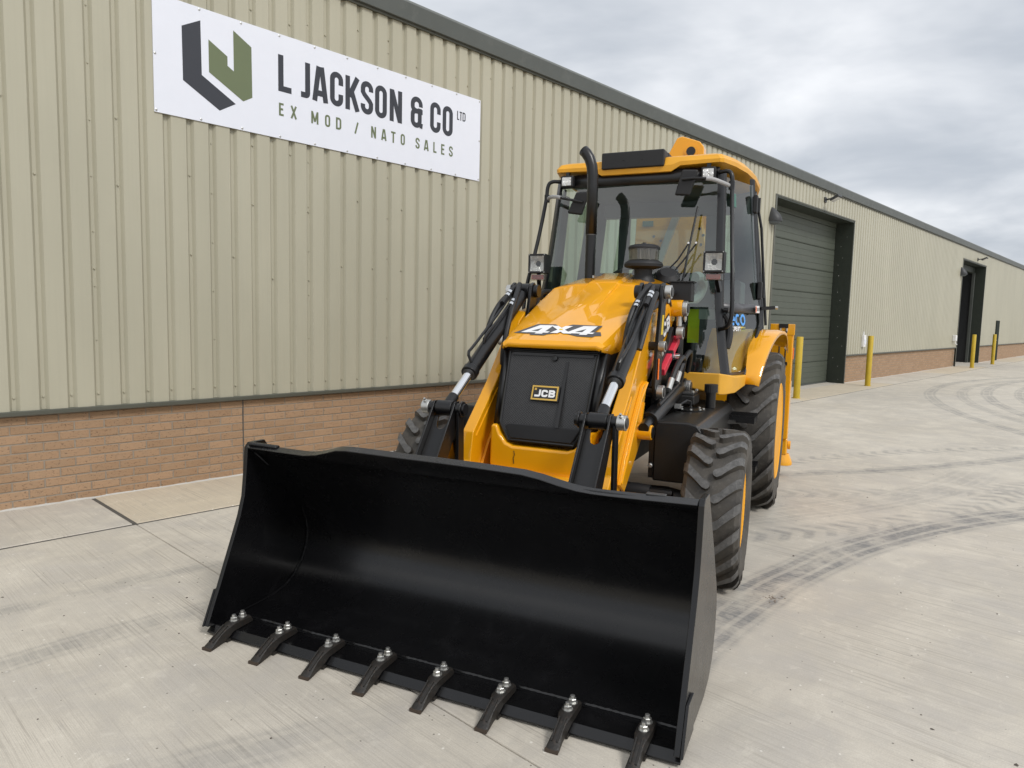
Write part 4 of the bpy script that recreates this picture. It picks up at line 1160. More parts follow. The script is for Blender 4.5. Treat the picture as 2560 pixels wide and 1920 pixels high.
# badge
bc = Vector((1.5485, .005, 1.158)); un = Vector((.367, 0, .93)).normalized(); nn = Vector((-.93, 0, .367)).normalized()
def BP(x, z, l):
    return bc + Vector((0, -x, 0)) + un * z + nn * (.0115 + l)
bd = P(MB().obox(bc + nn * .004, (0, .094, 0), un * .050, nn * .005), 'front_badge', 'decal_black', bevel=.002)
m_ = MB()
for a, b in (((-.087, .041), (.087, .041)), ((-.087, -.041), (.087, -.041))):
    m_.add([BP(a[0], a[1] - .005, 0), BP(b[0], a[1] - .005, 0), BP(b[0], a[1] + .005, 0), BP(a[0], a[1] + .005, 0)], [(0, 1, 2, 3)])
for x in (-.082, .082):
    m_.add([BP(x - .005, -.046, .0003), BP(x + .005, -.046, .0003), BP(x + .005, .046, .0003), BP(x - .005, .046, .0003)], [(0, 1, 2, 3)])
m_.add([BP(-.070, .016, 0), BP(-.056, .016, 0), BP(-.056, .030, 0), BP(-.070, .030, 0)], [(0, 1, 2, 3)])
m_.obj('badge_border', 'gold', bd, fix=False)
m_ = MB(); text(m_, [('J', -.066, .040), ('C', -.021, .042), ('B', .027, .042)], .046, .0125, BP, -.026)
m_.obj('badge_lettering', 'white', bd, fix=False)
# yellow bumper below the grille
bp = [(.330, .955), (.290, .955), (.268, .90), (.225, .845), (.18, .828), (-.18, .828), (-.225, .845), (-.268, .90), (-.290, .955), (-.330, .955), (-.335, .72), (-.325, .56), (.325, .56), (.335, .72)]
bw = P(MB().extr([(1.452, y, z) for y, z in bp], (.24, 0, 0)), 'front_weight', 'yellow', bevel=.018, seg=3)
MB().tube([(1.4505, .165, .80), (1.4495, .160, .775), (1.4495, .168, .755), (1.4495, .163, .72)], .0022, 5).obj('paint_crack', 'chassis', bw)

# ---------------------------------------------------------------- exhaust and pre-cleaner
ex = P(MB().cyl((2.955, .212, 1.86), (2.955, .212, 2.30), .0405, seg=24), 'exhaust', 'black')
MB().tube([(2.955, .212, 2.29), (2.955, .212, 2.66), (2.955, .214, 2.74), (2.955, .224, 2.82), (2.957, .245, 2.88), (2.96, .275, 2.925), (2.965, .300, 2.948)], .0415, 24, caps=False).obj('stack', 'black', ex, thick=.004)
MB().cyl((2.955, .212, 2.283), (2.955, .212, 2.297), .0425, seg=24).obj('clamp', 'steel_dark', ex)
MB().cyl((2.96, .22, 1.915), (2.96, .22, 1.925), .066, seg=24).obj('bonnet_opening', 'decal_black', ex)
MB().lathe((2.925, .17, 1.945), (0, 0, 1), [(0, .012), (.02, .012)], 6).obj('clamp_bolt', 'zinc', ex)
pc = P(MB().lathe((2.95, -.222, 1.90), (0, 0, 1), [(0, .094), (.025, .092), (.045, .080), (.075, .068), (.11, .070), (.125, .13), (.130, .147), (.150, .149), (.165, .140), (.178, .118), (.18, 0)], 32), 'pre_cleaner', 'black_matt')
MB().lathe((2.95, -.222, 2.0815), (0, 0, 1), [(0, .112), (.082, .116)], 32).obj('bowl', 'clear_plastic', pc, thick=.003)
MB().lathe((2.95, -.222, 2.0805), (0, 0, 1), [(0, .05), (.083, .045)], 16).obj('vane_core', 'seat_cover', pc)
for k in range(10):
    a = k * 2 * math.pi / 10
    MB().obox((2.95 + .08 * math.cos(a), -.222 + .08 * math.sin(a), 2.122), (.026 * math.cos(a), .026 * math.sin(a), 0), (-.001 * math.sin(a), .001 * math.cos(a), 0), (0, 0, .038)).obj('vane', 'seat_cover', pc)
MB().lathe((2.95, -.222, 2.164), (0, 0, 1), [(0, .121), (.012, .122), (.028, .108), (.036, .08), (.038, .018), (.052, .014), (.054, 0)], 32).obj('cap', 'black_matt', pc)

# ---------------------------------------------------------------- cab
def lerp(a, b, t): return tuple(x + (y - x) * t for x, y in zip(a, b))
def alongz(poly, z):
    for a, b in zip(poly[:-1], poly[1:]):
        if a[2] <= z <= b[2]:
            return lerp(a, b, (z - a[2]) / (b[2] - a[2]))
    return poly[0] if z < poly[0][2] else poly[-1]
APIL = [(3.10, .852, 1.19), (3.18, .800, 1.45), (3.257, .752, 1.78), (3.36, .728, 2.14), (3.49, .692, 2.84)]
BPIL = [(3.99, 1.005, 1.52), (4.02, .988, 1.70), (4.05, .962, 1.90), (4.06, .885, 2.65), (4.06, .868, 2.86)]
CPIL = [(4.66, .96, 1.40), (4.72, .92, 1.90), (4.75, .80, 2.86)]
def mir(poly, s): return [(x, s * y, z) for x, y, z in poly]
cab = P(MB().box(3.02, 4.72, -.50, .50, 1.06, 1.14), 'cab', 'interior_dark')      # floor pan that carries the rest
for s in (-1, 1):
    Ap, Bp, Cp = mir(APIL, s), mir(BPIL, s), mir(CPIL, s)
    def post(poly, w0, w1, name, mat='black'):
        rows = []
        for x, y, z in poly:
            rows.append([(x - w0, y - s * w1, z), (x + w0 * .2, y + s * w1 * .6, z), (x + w0, y + s * w1, z), (x + w0, y - s * w1, z)])
        return MB().loft(rows, closed=True, caps=True).obj(name, mat, cab, bevel=.006)
    post(Ap, .032, .026, 'front_pillar')
    MB().tube([(x + .05, y + s * .020, z) for x, y, z in Ap], .014, 8).obj('door_seal', 'black_matt', cab)
    post(Bp, .030, .020, 'middle_pillar')
    post(Cp, .04, .03, 'rear_pillar')
    # door outline tube
    low = [(3.16, s * .862, 1.215), (3.36, s * .905, 1.212), (3.50, s * .935, 1.212), (3.60, s * .955, 1.25), (3.74, s * .975, 1.36), (3.88, s * .992, 1.50), (3.98, s * 1.003, 1.62)]
    MB().tube(low + [(4.005, s * .990, 1.72)], .016, 8).obj('door_frame', 'black', cab)
    # waist rail
    a, b = alongz(Ap, 1.735), alongz(Bp, 1.72)
    MB().loft([[(a[0] + .05, a[1] + s * .006, 1.70), (a[0] + .05, a[1] + s * .002, 1.775)], [(b[0] - .02, b[1] + s * .004, 1.70), (b[0] - .02, b[1] - s * .004, 1.775)]]).obj('waist_rail', 'decal_grey', cab, thick=.014)
    # glass
    n = 6
    fr = [alongz(Ap, 1.77 + (2.80 - 1.77) * i / n) for i in range(n + 1)]
    re = [alongz(Bp, 1.77 + (2.80 - 1.77) * i / n) for i in range(n + 1)]
    MB().loft([[(x + .045, y, z) for x, y, z in fr], [(x - .02, y, z) for x, y, z in re]]).obj('door_glass', 'cab_glass', cab, fix=False)
    fr = [alongz(Ap, z) for z in (1.215, 1.30, 1.42, 1.55, 1.69)]
    re = [(3.50, s * .930, 1.215), (3.64, s * .958, 1.29), (3.78, s * .978, 1.41), (3.92, s * .992, 1.555), (4.0, s * .985, 1.69)]
    MB().loft([[(x + .045, y, z) for x, y, z in fr], re]).obj('lower_door_glass', 'cab_glass', cab, fix=False)
    fr = [alongz(Bp, 1.60 + 1.2 * i / n) for i in range(n + 1)]
    re = [alongz(Cp, 1.60 + 1.2 * i / n) for i in range(n + 1)]
    MB().loft([[(x + .02, y, z) for x, y, z in fr], re]).obj('quarter_glass', 'cab_glass', cab, fix=False)
    # hinges and stay on the middle pillar
    for z in (1.90, 2.64):
        bx, by, bz = alongz(Bp, z)
        MB().obox((bx - .02, by + s * .022, z), (.045, 0, 0), (0, .018, 0), (0, 0, .075)).obj('door_hinge', 'black_matt', cab, bevel=.008)
        MB().cyl((bx + .03, by + s * .042, z - .06), (bx + .03, by + s * .042, z + .06), .016, seg=12).obj('hinge_barrel', 'black', cab)
    bx, by, bz = alongz(Bp, 1.74)
    MB().bar((bx, by + s * .02, 1.745), (bx + .02, by + s * .13, 1.755), .05, .03).obj('door_stay', 'black', cab)
    MB().cyl((bx + .02, by + s * .131, 1.755), (bx + .02, by + s * .155, 1.755), .014, seg=10).obj('stay_knob', 'zinc', cab)
    MB().tube([(4.10, s * .90, 2.72), (4.16, s * .955, 2.45), (4.18, s * 1.0, 1.95), (4.17, s * 1.035, 1.60)], .012, 8).obj('rear_rail', 'black', cab)
    # door handle
    MB().tube([(3.285, s * .800, 1.68), (3.30, s * .830, 1.63), (3.29, s * .845, 1.54), (3.26, s * .84, 1.46), (3.25, s * .83, 1.42)], .030, 10, smooth=2).obj('door_handle', 'black_matt', cab)
    MB().cyl((3.27, s * .795, 1.715), (3.27, s * .83, 1.715), .020, seg=12).obj('door_lock', 'black', cab)
    # grab rail
    MB().tube([(3.46, s * .68, 2.815), (3.44, s * .745, 2.82), (3.425, s * .785, 2.79), (3.42, s * .79, 2.66), (3.315, s * .825, 2.25), (3.19, s * .86, 1.91), (3.16, s * .872, 1.72), (3.155, s * .868, 1.63), (3.17, s * .83, 1.575), (3.20, s * .775, 1.565)], .0165, 12, smooth=2).obj('grab_rail', 'black', cab)
    # yellow door sill
    sill = [(2.955, s * .53), (2.955, s * .835), (3.00, s * .868), (3.16, s * .925), (3.50, s * .968), (3.50, s * .60), (3.2, s * .53)]
    zt_ = [1.238, 1.238, 1.232, 1.205, 1.20, 1.20, 1.2]
    zb_ = [1.130, 1.075, 1.072, 1.075, 1.115, 1.10, 1.1]
    MB().loft([[(x, y, z) for (x, y), z in zip(sill, zb_)], [(x, y, z) for (x, y), z in zip(sill, zt_)]], closed=True, caps=True).obj('cab_sill', 'yellow_flat', cab, bevel=.012, seg=3)
    # headlamp on a bracket with the turn signal under it
    hl = P(MB().box(3.118, 3.20, s * .727 - .076, s * .727 + .076, 1.997, 2.156).box(3.08, 3.118, s * .727 - .078, s * .727 - .0632, 1.995, 2.158).box(3.08, 3.118, s * .727 + .0632, s * .727 + .078, 1.995, 2.158).box(3.08, 3.118, s * .727 - .0632, s * .727 + .0632, 2.143, 2.158).box(3.08, 3.118, s * .727 - .0632, s * .727 + .0632, 1.995, 2.012), 'headlamp', 'black_matt', bevel=.004)
    rows = []
    for i in range(15):
        row = []
        for j in range(15):
            u, v = -1 + 2 * i / 14, -1 + 2 * j / 14
            dpt = .028 * max(0, 1 - (u * u + v * v) * .62) + (.012 if u * u + v * v < .12 else 0)
            row.append((3.0865 + dpt, s * .727 + u * .062, 2.0775 + v * .064))
        rows.append(row)
    MB().loft(rows).obj('reflector', 'lamp_lens', hl, angle=60)
    MB().box(3.0815, 3.0845, s * .727 - .063, s * .727 + .063, 2.0125, 2.1425).obj('lens', 'lamp_glass', hl, bevel=.002)
    for q in (-.069, .069):
        for z in (2.004, 2.150):
            MB().lathe((3.0795, s * .727 + q, z), (-1, 0, 0), [(0, .005), (.003, .004)], 8).obj('screw', 'zinc', hl)
    MB().box(3.098, 3.155, s * .727 - .066, s * .727 + .066, 1.935, 1.9945).obj('signal_housing', 'clear_plastic', hl, bevel=.008)
    MB().box(3.101, 3.12, s * .727 - .054, s * .727 + .054, 1.945, 1.985).obj('signal_lens', 'orange_reflector' if False else 'amber_lens', hl, bevel=.004)
    MB().box(3.1205, 3.128, s * .727 - .055, s * .727 + .055, 1.944, 1.986).obj('signal_reflector', 'seat_cover', hl)
    MB().bar((3.16, s * .74, 1.99), (3.24, s * .76, 1.86), .03, .04).obj('bracket', 'black', hl)
    # work lamp under the roof
    wl = P(MB().box(3.405, 3.465, s * .60 - .058, s * .60 + .058, 2.755, 2.855), 'work_lamp', 'black_matt', bevel=.012)
    MB().box(3.398, 3.4045, s * .60 - .042, s * .60 + .042, 2.768, 2.838).obj('lens', 'lamp_lens', wl, bevel=.003)
    MB().bar((3.44, s * .60, 2.8555), (3.44, s * .60, 2.885), .03, .03).obj('mount', 'black', wl)
    # mirror on a wrapped arm
    if s < 0:
        mc = Vector((3.30, -.452, 2.715)); q4 = [(-.415, 2.82), (-.544, 2.812), (-.484, 2.612), (-.362, 2.622)]
        armp = [(3.42, -.775, 2.695), (3.38, -.745, 2.705), (3.31, -.66, 2.735), (3.275, -.55, 2.745), (3.27, -.42, 2.74)]
    else:
        q4 = [(.470, 2.690), (.350, 2.690), (.415, 2.495), (.545, 2.515)]
        armp = [(3.42, .775, 2.665), (3.37, .735, 2.675), (3.30, .65, 2.66), (3.275, .56, 2.635), (3.27, .40, 2.600)]
    mr = P(MB().extr([(3.285, y, z) for y, z in q4], (.035, 0, 0)), 'mirror', 'black_matt', bevel=.016, seg=3)
    MB().extr([(3.3205, sum(p[0] for p in q4) / 4 + (y - sum(p[0] for p in q4) / 4) * .9, sum(p[1] for p in q4) / 4 + (z - sum(p[1] for p in q4) / 4) * .9) for y, z in q4], (.003, 0, 0)).obj('mirror_glass', 'chrome', mr)
    MB().tube(armp, .011, 8, smooth=1).obj('mirror_arm', 'black', mr)
    MB().tube(armp[:3] + [lerp(armp[2], armp[3], .5)], .0165, 10, smooth=2).obj('bubble_wrap', 'wrap', mr)
    MB().cyl((3.42, s * .785, armp[0][2] - .03), (3.42, s * .785, armp[0][2] + .035), .024, seg=12).obj('arm_clamp', 'black', mr)
# windscreen: one tall pane between the front pillars
n = 8
L_ = [alongz(APIL, 1.21 + (2.80 - 1.21) * i / n) for i in range(n + 1)]
MB().loft([[(x - .004, y - .01, z) for x, y, z in L_], [(x - .02, 0, z) for x, y, z in L_], [(x - .004, -y + .01, z) for x, y, z in L_]]).obj('windscreen', 'cab_glass', cab, fix=False)
MB().loft([[(alongz(APIL, z)[0] - .012 - (.016 if abs(y) < .5 else 0), y, z) for y in (-.68, -.40, 0, .40, .68)] for z in (2.752, 2.86)]).obj('screen_header', 'black', cab, thick=.012, angle=8)
MB().loft([[(alongz(APIL, z)[0] - .008, y * (alongz(APIL, z)[1] / .75), z) for y in (.30, .72)] for z in (1.2, 1.5, 1.83)]).obj('screen_lower_panel', 'black', cab, thick=.012)
MB().box(3.0, 3.20, -.46, .46, 1.62, 1.86).obj('scuttle', 'black_matt', cab, bevel=.02)
MB().lathe((3.16, -.36, 1.90), (-.6, -.2, .75), [(0, .10), (.10, .095), (.13, .06)], 18).obj('wiper_motor_cover', 'black_matt', cab)
# rear of the cab
MB().box(4.70, 4.74, -.92, .92, 1.14, 2.10).obj('rear_panel', 'interior_dark', cab)
MB().add([(4.745, -.86, 2.10), (4.745, .86, 2.10), (4.76, .79, 2.80), (4.76, -.79, 2.80)], [(0, 1, 2, 3)]).obj('rear_window', 'cab_glass', cab, fix=False)
for s in (-1, 1):
    MB().box(4.715, 4.742, s * .44 - .06, s * .44 + .06, 2.10, 2.70).obj('window_bar', 'interior', cab, bevel=.01)
    MB().loft([[(3.98, s * .945, 1.75), (4.18, s * .955, 1.75)], [(4.02, s * .865, 2.80), (4.16, s * .855, 2.80)]]).obj('pillar_trim', 'interior', cab, thick=.03)
    MB().loft([[(4.60, s * .90, 2.0), (4.71, s * .70, 2.0)], [(4.60, s * .80, 2.80), (4.71, s * .62, 2.80)]]).obj('corner_trim', 'interior', cab, thick=.03)
MB().box(4.68, 4.78, -.84, .84, 2.66, 2.86).obj('rear_header', 'interior', cab)
MB().box(3.52, 4.76, -.66, .66, 2.80, 2.83).obj('headlining', 'interior', cab, bevel=.01)
# roof
plan = [(3.430, 0), (3.430, .30), (3.440, .37), (3.425, .685), (3.46, .712), (3.70, .775), (4.0, .83), (4.35, .865), (4.70, .868), (4.90, .83), (4.965, .70), (4.98, .35), (4.98, 0)]
zbot = [2.838, 2.838, 2.882, 2.886, 2.888, 2.895, 2.897, 2.893, 2.872, 2.842, 2.83, 2.83, 2.83]
ztop = [2.96, 2.96, 2.962, 2.955, 2.962, 2.975, 2.982, 2.980, 2.965, 2.94, 2.93, 2.93, 2.93]
def ring(inset, zs):
    pts = []
    for (x, y), z in zip(plan, zs):
        cx, cy = 4.15, 0
        dx, dy = x - cx, y - cy
        L = math.hypot(dx, dy)
        k = 1 - inset / L
        pts.append((cx + dx * k, y * k, z))
    return pts + [(x, -y, z) for x, y, z in pts[-2:0:-1]]
rings = [ring(.03, zbot), ring(0, [z + .004 for z in zbot]), ring(-.004, [a * .55 + b * .45 for a, b in zip(zbot, ztop)]), ring(.035, ztop), ring(.12, [z + .022 for z in ztop]), ring(.34, [3.01] * 13)]
roof = MB().loft(rings, closed=True, caps=True).obj('roof', 'roof_yellow', cab, angle=18)
MB().box(3.405, 3.56, -.242, .292, 2.884, 3.022).obj('roof_light_box', 'black_matt', roof, bevel=.012)
for y in (.10, -.06):
    MB().lathe((3.405, y, 2.953), (-1, 0, 0), [(0, .007), (.003, .005)], 8).obj('screw', 'decal_black', roof)
MB().prism([(3.56, 2.95), (3.60, 2.95), (3.75, 3.015), (3.56, 3.02)], -.242, .292).obj('light_box_fairing', 'black_matt', roof)
# lettering on the door glass
bq = lambda x, z: (3.50 + x * .96, 0, z)
def DP(x, z, l):
    X = 3.47 + x
    zz_ = 1.535 + z
    f_ = alongz(APIL, zz_)
    k = (X - f_[0]) / (4.0 - f_[0])
    y = f_[1] + (.988 - f_[1]) * k
    return (X, -(y + .006 + l), zz_)
m_ = MB(); text(m_, [('e', -.07, .097), ('c', .035, .09), ('o', .13, .10)], .095, .0195, DP, .060)
m_.obj('door_lettering', 'blue', cab, fix=False)
m_ = MB(); text(m_, [('X', -.05, .038), ('P', -.008, .032), ('E', .028, .028), ('R', .06, .032), ('T', .094, .034)], .036, .0085, DP, .016)
m_.obj('door_lettering', 'white', cab, fix=False)
m_ = MB(); m_.add([DP(.138, .016, 0), DP(.23, .016, 0), DP(.23, .050, 0), DP(.138, .050, 0)], [(0, 1, 2, 3)])
m_.obj('door_badge', 'warn_yellow', cab, fix=False)
m_ = MB(); text(m_, [('M', .147, .022), ('A', .174, .022), ('X', .200, .022)], .017, .004, lambda x, z, l: DP(x, z, l + .001), .024)
m_.obj('door_badge_lettering', 'decal_black', cab, fix=False)
m_ = MB(); m_.add([(3.86, -.975, 1.705), (3.98, -.996, 1.705), (3.98, -.992, 1.765), (3.86, -.971, 1.765)], [(0, 1, 2, 3)])
m_.obj('year_sticker', 'white', cab, fix=False)
m_ = MB(); text(m_, [('2', .0, .016), ('0', .02, .016), ('2', .04, .016), ('5', .06, .016)], .026, .005, lambda x, z, l: (3.89 + x, -(.9825 + x * .175 + l), 1.722 + z), 0)
m_.obj('year_lettering', 'decal_black', cab, fix=False)
m_ = MB(); m_.add([(3.862, -.9768, 1.708), (3.885, -.9808, 1.708), (3.88, -.979, 1.762), (3.862, -.9757, 1.762)], [(0, 1, 2, 3)])
m_.obj('sticker_flash', 'orange_reflector', cab, fix=False)
x_, y_, z_ = 3.62, -.80, 2.60
m_ = MB(); m_.add([(3.60, -.765, 2.57), (3.72, -.79, 2.57), (3.72, -.782, 2.68), (3.60, -.757, 2.68)], [(0, 1, 2, 3)])
m_.obj('exit_sticker', 'label_green', cab, fix=False)
# wipers
wp = MB().tube([(3.15, -.33, 1.98), (3.20, -.43, 2.10), (3.235, -.505, 2.235)], .007, 6).obj('wiper_arm', 'black', cab)
MB().tube([(3.13, -.37, 1.95), (3.20, -.47, 2.09), (3.235, -.565, 2.233)], .007, 6).obj('wiper_arm', 'black', cab)
MB().tube([(3.16, -.485, 1.93), (3.235, -.515, 2.235), (3.325, -.548, 2.53)], .009, 6).obj('wiper_blade', 'black', cab)
for y in (-.505, -.565):
    MB().lathe((3.22, y, 2.235), (-1, 0, 0), [(0, .009), (.006, .007)], 8).obj('wiper_pivot', 'white', cab)
# things in the cab
MB().box(3.28, 3.40, -.71, -.46, 1.735, 1.765).obj('dash_shelf', 'interior', cab)
MB().box(3.30, 3.303, -.725, -.60, 1.64, 1.72).obj('paper_plate', 'seat_cover', cab)
MB().box(3.305, 3.308, -.605, -.515, 1.45, 1.72).obj('inspection_sheet', 'lime', cab)
seat = MB().loft([[(3.75, -.24, 1.50), (3.75, .24, 1.50), (3.75, .24, 1.60), (3.75, -.24, 1.60)], [(4.22, -.25, 1.50), (4.22, .25, 1.50), (4.22, .25, 1.62), (4.22, -.25, 1.62)]], closed=True, caps=True).obj('driver_seat', 'interior_dark', cab, bevel=.04)
MB().loft([[(4.12, -.24, 1.60), (4.12, .24, 1.60), (4.24, .24, 1.60), (4.24, -.24, 1.60)], [(4.24, -.22, 2.14), (4.24, .22, 2.14), (4.34, .22, 2.14), (4.34, -.22, 2.14)]], closed=True, caps=True).obj('seat_backrest', 'interior_dark', cab, bevel=.05)
MB().box(3.85, 4.15, -.18, .18, 1.14, 1.50).obj('seat_base', 'interior_dark', cab)
MB().tube([(3.80, -.30, 1.78), (4.05, -.44, 1.80), (4.08, -.50, 1.95), (3.92, -.48, 2.02), (3.8, -.46, 2.0)], .045, 10, smooth=2).obj('armrest', 'seat_cover', cab)
MB().box(4.2, 4.6, -.80, -.38, 1.14, 2.0).obj('side_console', 'interior', cab, bevel=.03)
MB().box(4.2, 4.6, .42, .80, 1.14, 1.98).obj('side_console', 'interior', cab, bevel=.03)
MB().box(3.30, 3.50, -.20, .25, 1.14, 1.90).obj('steering_console', 'interior_dark', cab, bevel=.04)
sw = MB().tube([(3.58 + .17 * math.cos(t) * .8, .02 + .19 * math.sin(t), 2.0 + .17 * math.cos(t) * .5) for t in [2 * math.pi * i / 28 for i in range(29)]], .016, 8).obj('steering_wheel', 'decal_black', cab)
MB().bar((3.45, .02, 1.88), (3.58, .02, 2.0), .05, .05).obj('steering_column', 'decal_black', cab)
for s in (-.19, .19):
    MB().bar((3.58, .02, 2.0), (3.58, .02 + s, 2.0), .02, .03).obj('wheel_spoke', 'decal_black', cab)
MB().tube([(3.62, -.34, 1.5), (3.60, -.35, 1.85)], .012, 8).obj('gear_lever', 'decal_black', cab)
MB().lathe((3.60, -.35, 1.85), (0, 0, 1), [(0, .012), (.02, .026), (.05, .022), (.06, .0)], 12).obj('lever_knob', 'decal_black', cab)
# black fuse box beside the scuttle
fb_ = P(MB().box(2.80, 2.92, -.625, -.465, 1.765, 1.905), 'fuse_box', 'black_matt', bevel=.008)
MB().box(2.79, 2.93, -.635, -.46, 1.9055, 1.915).obj('lid', 'black_matt', fb_)

# ---------------------------------------------------------------- wheels
def wheel(name, x, s, yc, zc, Rt, rr, hw, N, lug, dl, steer, sink, fl):
    root = mach
    prof = [(-hw * .80, rr), (-hw * .88, rr + .018), (-hw * .985, rr + (Rt - rr) * .36), (-hw, rr + (Rt - rr) * .52), (-hw * .95, Rt - lug - .034), (-hw * .82, Rt - lug - .010), (-hw * .4, Rt - lug), (0, Rt - lug + .002), (hw * .4, Rt - lug), (hw * .82, Rt - lug - .010), (hw * .95, Rt - lug - .034), (hw, rr + (Rt - rr) * .52), (hw * .985, rr + (Rt - rr) * .36), (hw * .88, rr + .018), (hw * .80, rr)]
    m_ = MB()
    seg = 72
    m_.lathe((0, 0, 0), (0, 1, 0), prof, seg)
    m_.f = [f for f in m_.f if len(f) == 4]; m_.mi = [0] * len(m_.f)
    def rad(y):
        q = abs(y) / hw
        return Rt - .012 * q * q - (max(0, q - .82) / .18) ** 1.5 * .045
    def pt(y, ang, r):
        return (-r * math.cos(ang), y, r * math.sin(ang))
    for sd_ in (-1, 1):
        for k in range(N):
            base_a = 2 * math.pi * (k + (.5 if sd_ > 0 else 0)) / N
            rows = []; US = (0, .05, .13, .28, .45, .62, .80, .92, 1.0); nn_ = len(US) - 1
            for i in range(nn_ + 1):
                u = US[i]
                q = .03 + .95 * u
                y = sd_ * hw * q
                bend = dl * (.08 + .92 * max(0, (u - .22) / .78) ** .9)
                ang = base_a + bend
                ha = (.050 if Rt < .6 else .046) * (.30, .78, 1.0, 1, 1, 1, 1, 1, 1)[i] / Rt * .5
                ha *= (1 + .22 * u)
                ro = rad(y); ri = Rt - lug - .03 - (.05 if q > .88 else 0)
                rows.append([pt(y, ang - ha * 1.35, ri), pt(y, ang - ha, ro), pt(y, ang + ha, ro), pt(y, ang + ha * 1.35, ri)])
            m_.cur = 0
            o0 = len(m_.f)
            m_.loft(rows, closed=True, caps=True)
            # shoulder drop
            for fi in range(o0, len(m_.f)):
                if fi - o0 < nn_ * 4 and (fi - o0) % 4 == 1:
                    m_.mi[fi] = 1
    # flatten where it rests on the ground
    m_.v = [(vx, vy, max(vz, -zc + sink)) for vx, vy, vz in m_.v]
    ty = m_.obj(name + '_tyre', ['rubber', 'rubber_worn'], mach, angle=30)
    ty.location = (x, yc, zc); ty.rotation_euler = (0, 0, steer)
    rim = MB()
    o_ = s      # outward
    rim.lathe((0, 0, 0), (0, o_, 0), [(hw * (fl - .03), rr + .022), (hw * fl, rr + .010), (hw * (fl - .04), rr - .004), (hw * .60, rr - .018), (hw * .22, rr - .034), (hw * .10, rr * .80), (hw * .10, rr * .40), (hw * .2, rr * .34), (hw * .2, .0)], 48)
    rim.lathe((0, 0, 0), (0, o_, 0), [(-hw * .70, rr + .020), (-hw * .70, rr - .005), (-hw * .2, rr - .03), (-hw * .1, .0)], 48)
    r_ = rim.obj('rim', 'rim_yellow', ty)
    for k in range(8):
        a = 2 * math.pi * k / 8
        MB().lathe((math.cos(a) * rr * .52, o_ * hw * .10, math.sin(a) * rr * .52), (0, o_, 0), [(0, .016), (.018, .016), (.02, .01)], 6).obj('wheel_nut', 'zinc', ty)
    return ty
for s in (-1, 1):
    wheel('front', 2.00, s, s * .995, .470, .492, .262, .172, 20, .036, .27, R(1.8), .0, .84)
    wheel('rear', 4.17, s, s * 1.000, .668, .700, .405, .206, 21, .044, .30, 0, .0, .96)

# ---------------------------------------------------------------- rear fenders
for s in (-1, 1):
    cx_, cz_ = 4.17, .668
    rows = []
    for k in range(15):
        q = k / 14
        a = R(148 - 82 * q)            # from low front over the top to the rear
        rr_ = .835 + .035 * math.sin(q * math.pi)
        x = cx_ + rr_ * math.cos(a); z = cz_ + rr_ * math.sin(a) * 1.035
        yo = 1.062 + .148 * min(1, q * 1.25) ** 1.1
        yi = .945 - .05 * q
        dz = .075 * max(0, (q - .72) / .28) ** 1.5
        rows.append([(x - math.cos(a) * .05, s * yi, z - .0), (x, s * (yi + .02), z), (x, s * (yo - .03), z - dz * .75), (x - .012 * math.cos(a), s * yo, z - .012 - dz), (x - .035 * math.cos(a), s * (yo + .004), z - .035 * math.sin(a) - dz)])
    fd = P(MB().loft(rows), 'rear_fender', 'yellow', thick=.008, angle=40)
    MB().tube([(3.485, s * .948, 1.10), (3.50, s * .948, 1.20), (3.60, s * .965, 1.30), (3.76, s * .983, 1.42), (3.90, s * 1.0, 1.56), (4.0, s * 1.01, 1.60)], .013, 8).obj('edge_seal', 'black_matt', fd)
    # side wall of the cab behind the fender
    MB().loft([[(3.52, s * .93, 1.10), (3.60, s * .94, 1.25), (3.80, s * .95, 1.44), (4.0, s * .96, 1.56), (4.70, s * .95, 1.56)], [(3.52, s * .60, 1.10), (3.60, s * .60, 1.25), (3.80, s * .60, 1.44), (4.0, s * .6, 1.56), (4.70, s * .6, 1.56)]]).obj('inner_arch', 'yellow', fd, thick=.01)

# ---------------------------------------------------------------- chassis, tank, steps
P(MB().box(1.60, 5.25, -.36, .36, .62, .90), 'chassis', 'chassis', bevel=.01)
P(MB().box(3.0, 4.9, -.52, .52, .80, 1.058), 'transmission_housing', 'chassis', bevel=.02)
ax = P(MB().lathe((2.0, -.80, .47), (0, 1, 0), [(0, .07), (.12, .09), (.35, .085), (.62, .14), (.80, .17), (.98, .14), (1.25, .085), (1.48, .09), (1.6, .07)], 18), 'front_axle', 'chassis')
MB().cyl((1.86, -.74, .545), (1.86, .74, .545), .032, seg=14).obj('steering_ram', 'black', ax)
for s in (-1, 1):
    MB().tube([(1.86, s * .40, .545), (1.86, s * .52, .545), (1.86, s * .6, .545)], [.045, .052, .045], 12).obj('gaiter', 'black_matt', ax)
    MB().box(1.90, 2.10, s * .80 if s > 0 else -.83, s * .83 if s > 0 else -.80, .30, .64).obj('hub_carrier', 'chassis', ax)
    MB().bar((1.7, s * .25, .62), (1.55, s * .25, .45), .08, .04).obj('axle_bracket', 'chassis', ax)
P(MB().cyl((4.17, -.86, .668), (4.17, .86, .668), .13, seg=20), 'rear_axle', 'chassis')
